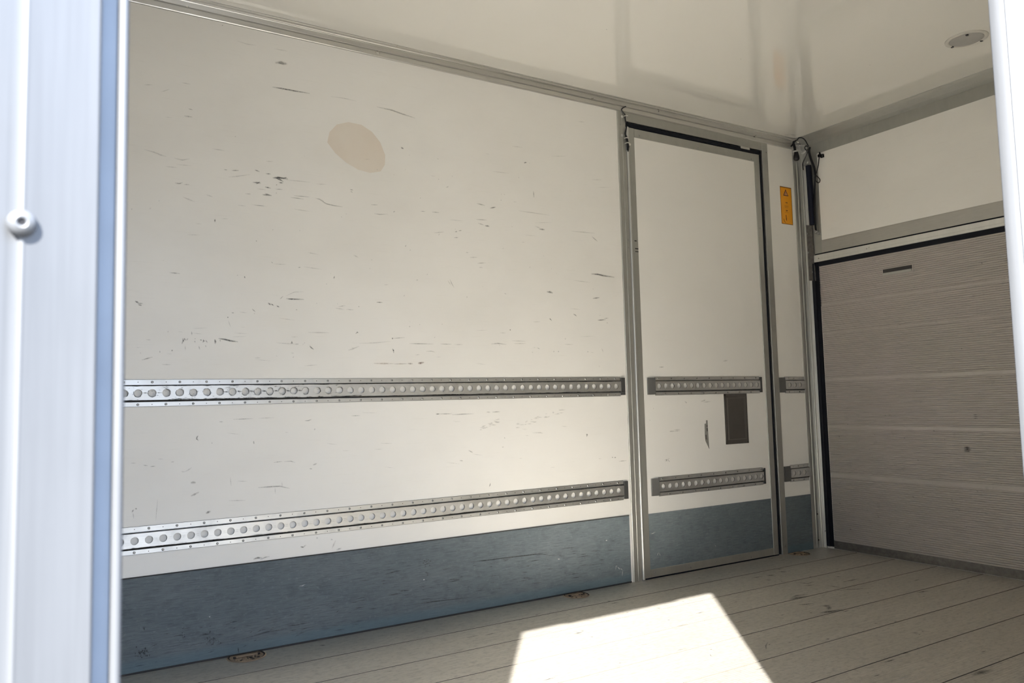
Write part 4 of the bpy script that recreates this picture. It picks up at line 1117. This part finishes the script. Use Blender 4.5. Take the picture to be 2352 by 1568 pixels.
# ------------------------------------------------------------------ warning sticker
st = tag(empty('warning_sticker', (-0.1615, 0.0, 1.955)), 'orange warning sticker with a triangle, on the wall between door and corner post', 'sticker')
b = MB()
x0, x1, z0, z1 = -0.2095, -0.1130, 1.8460, 2.0655
b.box(x0, x1, -0.0012, 0.0, z0, z1)
b.build('backing', 'orange', st)
b = MB()
e = 0.0032
for q in ((x0, x1, z0, z0 + e), (x0, x1, z1 - 0.0055, z1), (x0, x0 + e, z0, z1), (x1 - e, x1, z0, z1)):
    b.box(q[0], q[1], -0.0016, -0.0011, q[2], q[3])
b.build('border', 'orange_edge', st)
def tri(cx, zb, w, h):
    return [(cx - w / 2, zb), (cx + w / 2, zb), (cx, zb + h)]
cx = -0.1630
b = MB()
b.prism(tri(cx, 2.0125, 0.0450, 0.0400), -0.0012, -0.0017, PY, 0)
b.prism(tri(cx, 2.0170, 0.0280, 0.0250), -0.0016, -0.0020, PY, 1)
b.box(cx - 0.0020, cx + 0.0020, -0.0023, -0.0019, 2.0240, 2.0350, 0)
b.box(cx - 0.0020, cx + 0.0020, -0.0023, -0.0019, 2.0190, 2.0220, 0)
b.build('warning_triangle', ['print', 'print_pale'], st, smooth=False)
b = MB()
rr = random.Random(3)
for cz, w, h, mi in ((1.9735, 0.018, 0.007, 0), (1.9520, 0.030, 0.004, 1), (1.9440, 0.024, 0.003, 1), (1.9260, 0.018, 0.007, 0), (1.9150, 0.026, 0.003, 1)):
    k = 0
    x = cx - w / 2 + (0.004 if mi == 0 else 0)
    while x < cx + w / 2:
        ww = rr.uniform(0.0022, 0.0045)
        b.box(x, x + ww, -0.0016, -0.0011, cz - h / 2 * rr.uniform(0.6, 1), cz + h / 2 * rr.uniform(0.6, 1), mi)
        x += ww + 0.0016
b.box(-0.1715, -0.1665, -0.0016, -0.0011, 1.8700, 1.9000, 0)
b.prism([(-0.1715, 1.8720), (-0.1660, 1.8650), (-0.1655, 1.8850)], -0.0011, -0.0016, PY, 0)
b.tube([(-0.192, -0.0013, 1.876), (-0.186, -0.0013, 1.862), (-0.176, -0.0013, 1.855)], 0.0016, 6, 1, 4)
b.build('print', ['print', 'print_soft'], st, smooth=False)

# ------------------------------------------------------------------ ceiling light
lc = (-0.484, -1.2230, H)
lamp = tag(empty('ceiling_light', lc), 'round flush ceiling lamp with pale ring, near the end flap', 'ceiling light')
b = MB()
b.lathe(lc, 2, [(0.0, 0.0820), (-0.0030, 0.0815), (-0.0055, 0.0770), (-0.0060, 0.0690), (-0.0040, 0.0655), (-0.0015, 0.0640)], 48)
b.build('ring', 'lamp_ring', lamp, angle=50)
b = MB()
b.lathe(lc, 2, [(-0.0010, 0.0645), (-0.0036, 0.0640), (-0.0042, 0.0600), (-0.0050, 0.0300)], 48)
b.build('diffuser', 'lamp_glass', lamp, angle=60)
for x, y in ((-0.5318, -1.2509), (-0.4718, -1.1556), (-0.4192, -1.2511)):
    b = MB()
    b.box(x - 0.0045, x + 0.0045, y - 0.0045, y + 0.0045, H - 0.0080, H - 0.0035)
    b.build('clip', 'cap', lamp)

# ------------------------------------------------------------------ lashing cups in the floor
def half_disc(cx, cy, r, n=40, ymax=-0.0065):
    out = []
    for k in range(n):
        a = 2 * math.pi * k / n
        out.append((cx + r * math.cos(a), min(ymax, cy + r * math.sin(a))))
    return out
def lashing_cup(cx, cy, r, label, seed):
    root = tag(empty('lashing_cup', (cx, cy, 0.0)), label, 'lashing cup', None, 'recessed lashing cups in the floor')
    rr = random.Random(seed)
    N = 40
    o, i2, i3 = half_disc(cx, cy, r), half_disc(cx, cy, r * 0.94), half_disc(cx, cy, r * 0.86)
    b = MB()
    for k in range(N):
        q = (k + 1) % N
        b.quad((*o[k], 0.0006), (*o[q], 0.0006), (*i2[q], 0.0028), (*i2[k], 0.0028), 0)
        b.quad((*i2[k], 0.0028), (*i2[q], 0.0028), (*i3[q], 0.0012), (*i3[k], 0.0012), 1)
    b.build('rim', ['rust', 'rust_dark'], root, angle=60, fix=False)
    b = MB()
    j = len(b.v)
    b.v += [(x, y, 0.0011) for x, y in i3]
    b.face(range(j, j + N))
    for k in range(60):                             # caked dirt
        a, d = rr.uniform(math.pi, 2 * math.pi), math.sqrt(rr.uniform(0.02, 0.9)) * 0.80 * r
        x, y = cx + d * math.cos(a), min(-0.012, cy + d * math.sin(a) * 0.95)
        s = rr.uniform(0.0015, 0.0060)
        b.lathe((x, y, 0.0010), 2, [(0.0, s), (s * 0.3, s * 0.8), (s * 0.5, s * 0.35)], 6, rr.choice((0, 0, 0, 1)))
    b.build('cup', ['rust', 'rust_dark'], root, angle=60, fix=False)
    b = MB()                                        # folded bar with its two hinge studs
    yb = min(-0.020, cy - 0.004)
    b.tube([(cx - r * 0.62, yb, 0.0040), (cx + r * 0.62, yb, 0.0040)], 0.0028, 8, 0, 1)
    for sx in (-1, 1):
        b.box(cx + sx * r * 0.62 - 0.004, cx + sx * r * 0.62 + 0.004, yb - 0.005, yb + 0.005, 0.0012, 0.0066, 1)
    b.build('lashing_bar', ['rust', 'rust_dark'], root)
lashing_cup(-3.192, -0.036, 0.066, 'rusty round lashing cup in the floor, nearest to the entrance', 1)
lashing_cup(-1.766, -0.040, 0.060, 'rusty round lashing cup in the floor, just left of the door', 2)
lashing_cup(-0.262, -0.040, 0.060, 'rusty round lashing cup in the floor, between door and corner post', 5)

# ------------------------------------------------------------------ cable at the door head
cb = tag(empty('sensor_cable', (-1.355, -0.010, 2.2)), 'thin black cable with clips at the upper hinge corner of the door', 'cable')
b = MB()
b.tube([(-1.352, -0.0145, 2.3225), (-1.360, -0.0150, 2.3190), (-1.373, -0.0140, 2.3100), (-1.378, -0.0130, 2.3000), (-1.367, -0.0125, 2.2890), (-1.354, -0.0120, 2.2790), (-1.357, -0.0120, 2.2680), (-1.352, -0.0110, 2.2430)], 0.0030, 8, 0, 5)
b.tube([(-1.346, -0.0100, 2.2290), (-1.352, -0.0110, 2.2070), (-1.360, -0.0125, 2.1840), (-1.359, -0.0150, 2.1670)], 0.0030, 8, 0, 5)
b.build('cable', 'black', cb)
b = MB()
b.tube([(-1.359, -0.0150, 2.1690), (-1.354, -0.0170, 2.1530), (-1.351, -0.0170, 2.1340), (-1.348, -0.0150, 2.1180), (-1.346, -0.0110, 2.1010)], 0.0062, 10, 0, 4)
b.lathe((-1.3475, -0.0150, 2.092), 2, [(0.0, 0.0015), (0.024, 0.0070), (0.032, 0.0066)], 10)
b.build('plug', 'black', cb)
for x, z in ((-1.371, 2.2705), (-1.376, 2.1745), (-1.329, 2.1345)):
    b = MB()
    b.lathe((x, -0.0066, z), 1, [(0.001, 0.0068), (-0.0022, 0.0066), (-0.0034, 0.0045)], 14)
    b.build('clip', 'alu_light', cb)
for x, z in ((-1.357, 2.1600), (-1.353, 2.1350), (-1.355, 2.2730)):
    b = MB()
    b.box(x - 0.0075, x + 0.0075, -0.0240, -0.0070, z - 0.0025, z + 0.0025)
    b.build('clamp', 'alu_light', cb)

# ------------------------------------------------------------------ corner hardware
cp = tag(empty('corner_bracket', (-0.03, -0.03, 2.28)), 'grey metal corner bracket under the ceiling trims', 'bracket')
b = MB()
out = [(-0.010, 2.262), (-0.004, 2.300), (-0.010, 2.322), (-0.024, 2.340), (-0.038, 2.330), (-0.034, 2.305), (-0.040, 2.285), (-0.052, 2.268), (-0.062, 2.236), (-0.068, 2.190), (-0.044, 2.196), (-0.016, 2.204), (-0.012, 2.228)]
b.prism(out, -0.0125, -0.0050, lambda p, a: (a, p[0], p[1]))
b.build('plate', 'alu', cp, angle=30)
b = MB()
b.lathe((-0.0125, -0.0185, 2.3080), 0, [(0.0, 0.0300), (-0.0060, 0.0290), (-0.0085, 0.0240), (-0.0060, 0.0160), (-0.0065, 0.0060)], 24)
b.build('boss', 'alu', cp, angle=40)
for y, z in ((-0.044, 2.220), (-0.022, 2.300)):
    b = MB()
    b.cyl((-0.0125, y, z), 0, 0.0070, -0.0045, 6)
    b.build('bolt', 'alu_light', cp)

wl_ = tag(empty('wiring_loom', (-0.09, -0.03, 2.29)), 'black cable loom looping over the corner bracket, ending in a plug', 'cable')
def near(p, t=0.986):
    return tuple(c + t * (q - c) for c, q in zip(CAM_LOC, p))
b = MB()
b.tube([(-0.092, -0.026, 2.274), (-0.095, -0.027, 2.300), (-0.104, -0.028, 2.322), (-0.108, -0.036, 2.334)], 0.0075, 10, 0, 4)
b.tube([(-0.118, -0.020, 2.306), (-0.108, -0.030, 2.322), (-0.100, -0.038, 2.336)], 0.0045, 8, 0, 4)
b.tube([(-0.108, -0.036, 2.334), (-0.098, -0.050, 2.340), (-0.106, -0.066, 2.344), (-0.104, -0.078, 2.343), (-0.102, -0.092, 2.336), (-0.096, -0.104, 2.318), (-0.086, -0.108, 2.298), (-0.066, -0.100, 2.292)], 0.0034, 8, 0, 5)
b.tube([(-0.066, -0.100, 2.292), (-0.048, -0.076, 2.300), (-0.044, -0.066, 2.308), (-0.044, -0.057, 2.298), (-0.040, -0.064, 2.282), (-0.036, -0.078, 2.286)], 0.0028, 8, 0, 5)
b.build('cable', 'black', wl_)
b = MB()
b.tube([(-0.034, -0.080, 2.296), (-0.032, -0.074, 2.282), (-0.030, -0.056, 2.258), (-0.028, -0.028, 2.222), (-0.026, -0.024, 2.200), (-0.024, -0.024, 2.178)], 0.0030, 8, 0, 4)
b.tube([(-0.036, -0.086, 2.296), (-0.032, -0.076, 2.272), (-0.030, -0.083, 2.230), (-0.028, -0.093, 2.196), (-0.026, -0.101, 2.165), (-0.024, -0.103, 2.125)], 0.0065, 10, 0, 4)
b.build('cable_branch', 'black', wl_)
b = MB()
b.lathe((-0.0860, -0.0290, 2.2240), 2, [(0.0, 0.0080), (0.004, 0.0140), (0.012, 0.0175), (0.026, 0.0165), (0.042, 0.0125), (0.050, 0.0110)], 18)
b.build('plug', 'black', wl_)
b = MB()
b.lathe((-0.0920, -0.0270, 2.2740), 2, [(0.0, 0.0135), (0.0070, 0.0135)], 16)
b.build('collar', 'alu_light', wl_)['label'] = 'bright metal collar'

gs = tag(empty('gas_strut', (-0.02, -0.06, 2.0)), 'dark blue-black strut standing upright in the corner above the shutter', 'strut')
b = MB()
b.tube([(-0.0190, -0.0560, 2.196), (-0.0190, -0.0600, 2.000), (-0.0190, -0.0620, 1.845)], 0.0165, 14, 0, 4)
b.build('cylinder', 'navy', gs)
b = MB()
b.tube([(-0.0210, -0.1010, 2.130), (-0.0200, -0.0860, 2.000), (-0.0200, -0.0800, 1.900), (-0.0200, -0.0830, 1.806)], 0.0055, 8, 0, 4)
b.build('rod', 'black', gs)
b = MB()
b.cyl((-0.0050, -0.0830, 1.8000), 0, 0.0080, -0.0260, 12)
b.cyl((-0.0050, -0.0960, 1.7880), 0, 0.0060, -0.0160, 10)
b.build('joint', 'screw', gs)

pb = tag(empty('steel_bracket', (-0.006, -0.03, 1.69)), 'dark steel hinge plate between corner post and end beam', 'bracket')
b = MB()
b.prism([(-0.0015, 1.858), (-0.0540, 1.842), (-0.0540, 1.660), (-0.0500, 1.640), (-0.0590, 1.600), (-0.0590, 1.518), (-0.0010, 1.528)], -0.0145, -0.0085, lambda p, a: (a, p[0], p[1]))
b.build('plate', 'steel_dark', pb, angle=20)
for y, z in ((-0.018, 1.802), (-0.045, 1.572), (-0.020, 1.690)):
    b = MB()
    b.cyl((-0.0145, y, z), 0, 0.0048, -0.002, 10)
    b.build('screw', 'screw', pb)

sc2 = tag(empty('sensor_cable', (-0.004, -0.115, 2.2)), 'thin black cable with a clip and a drooping loop on the white end flap', 'cable')
b = MB()
b.tube([(-0.0075, -0.127, 2.254), (-0.0080, -0.1265, 2.240), (-0.0080, -0.1215, 2.222), (-0.0085, -0.1150, 2.185), (-0.0095, -0.0990, 2.140), (-0.0110, -0.0920, 2.130), (-0.0125, -0.1000, 2.126), (-0.0130, -0.1140, 2.112), (-0.0130, -0.1235, 2.096), (-0.0130, -0.1200, 2.083), (-0.0130, -0.1080, 2.082), (-0.0130, -0.0970, 2.098), (-0.0135, -0.0880, 2.122)], 0.0026, 8, 0, 6)
b.build('cable', 'black', sc2)
b = MB()
for q in ((-0.134, -0.116, 2.230, 2.246), (-0.152, -0.134, 2.222, 2.240)):
    y0, y1, z0, z1 = q
    e = 0.0040
    for s in ((y0, y1, z0, z0 + e), (y0, y1, z1 - e, z1), (y0, y0 + e, z0, z1), (y1 - e, y1, z0, z1)):
        b.box(-0.0120, -0.0015, s[0], s[1], s[2], s[3])
b.box(-0.0110, -0.0015, -0.1290, -0.1250, 2.246, 2.258)
b.build('clip', 'black', sc2)

# small stains where the ceiling meets the corner
rr = random.Random(12)
CM = []
for k in range(16):
    x, y = rr.uniform(-0.20, -0.09), rr.uniform(-0.075, -0.03)
    CM.append(('f', rr.uniform(40, 90), x * 1e3, y * 1e3, (x + rr.uniform(0.01, 0.05)) * 1e3, (y + rr.uniform(-0.004, 0.004)) * 1e3))
for x, y in ((-1.9, -0.55), (-1.2, -0.62), (-0.75, -0.55), (-0.62, -0.86)):
    CM.append(('d', 35, x * 1e3, y * 1e3, (x + 0.008) * 1e3, y * 1e3))
ribbons('dirt_marks', CM, lambda u, v, l: (u, v, H - l), ceiling, SHADES, 0.0006)

# ------------------------------------------------------------------ the yard outside the entrance
b = MB()
b.box(-40, 40, -45, 20, -1.25, -1.15)
tag(b.build('ground', 'outside'), 'pale asphalt yard outside the truck', 'ground', 'structure')
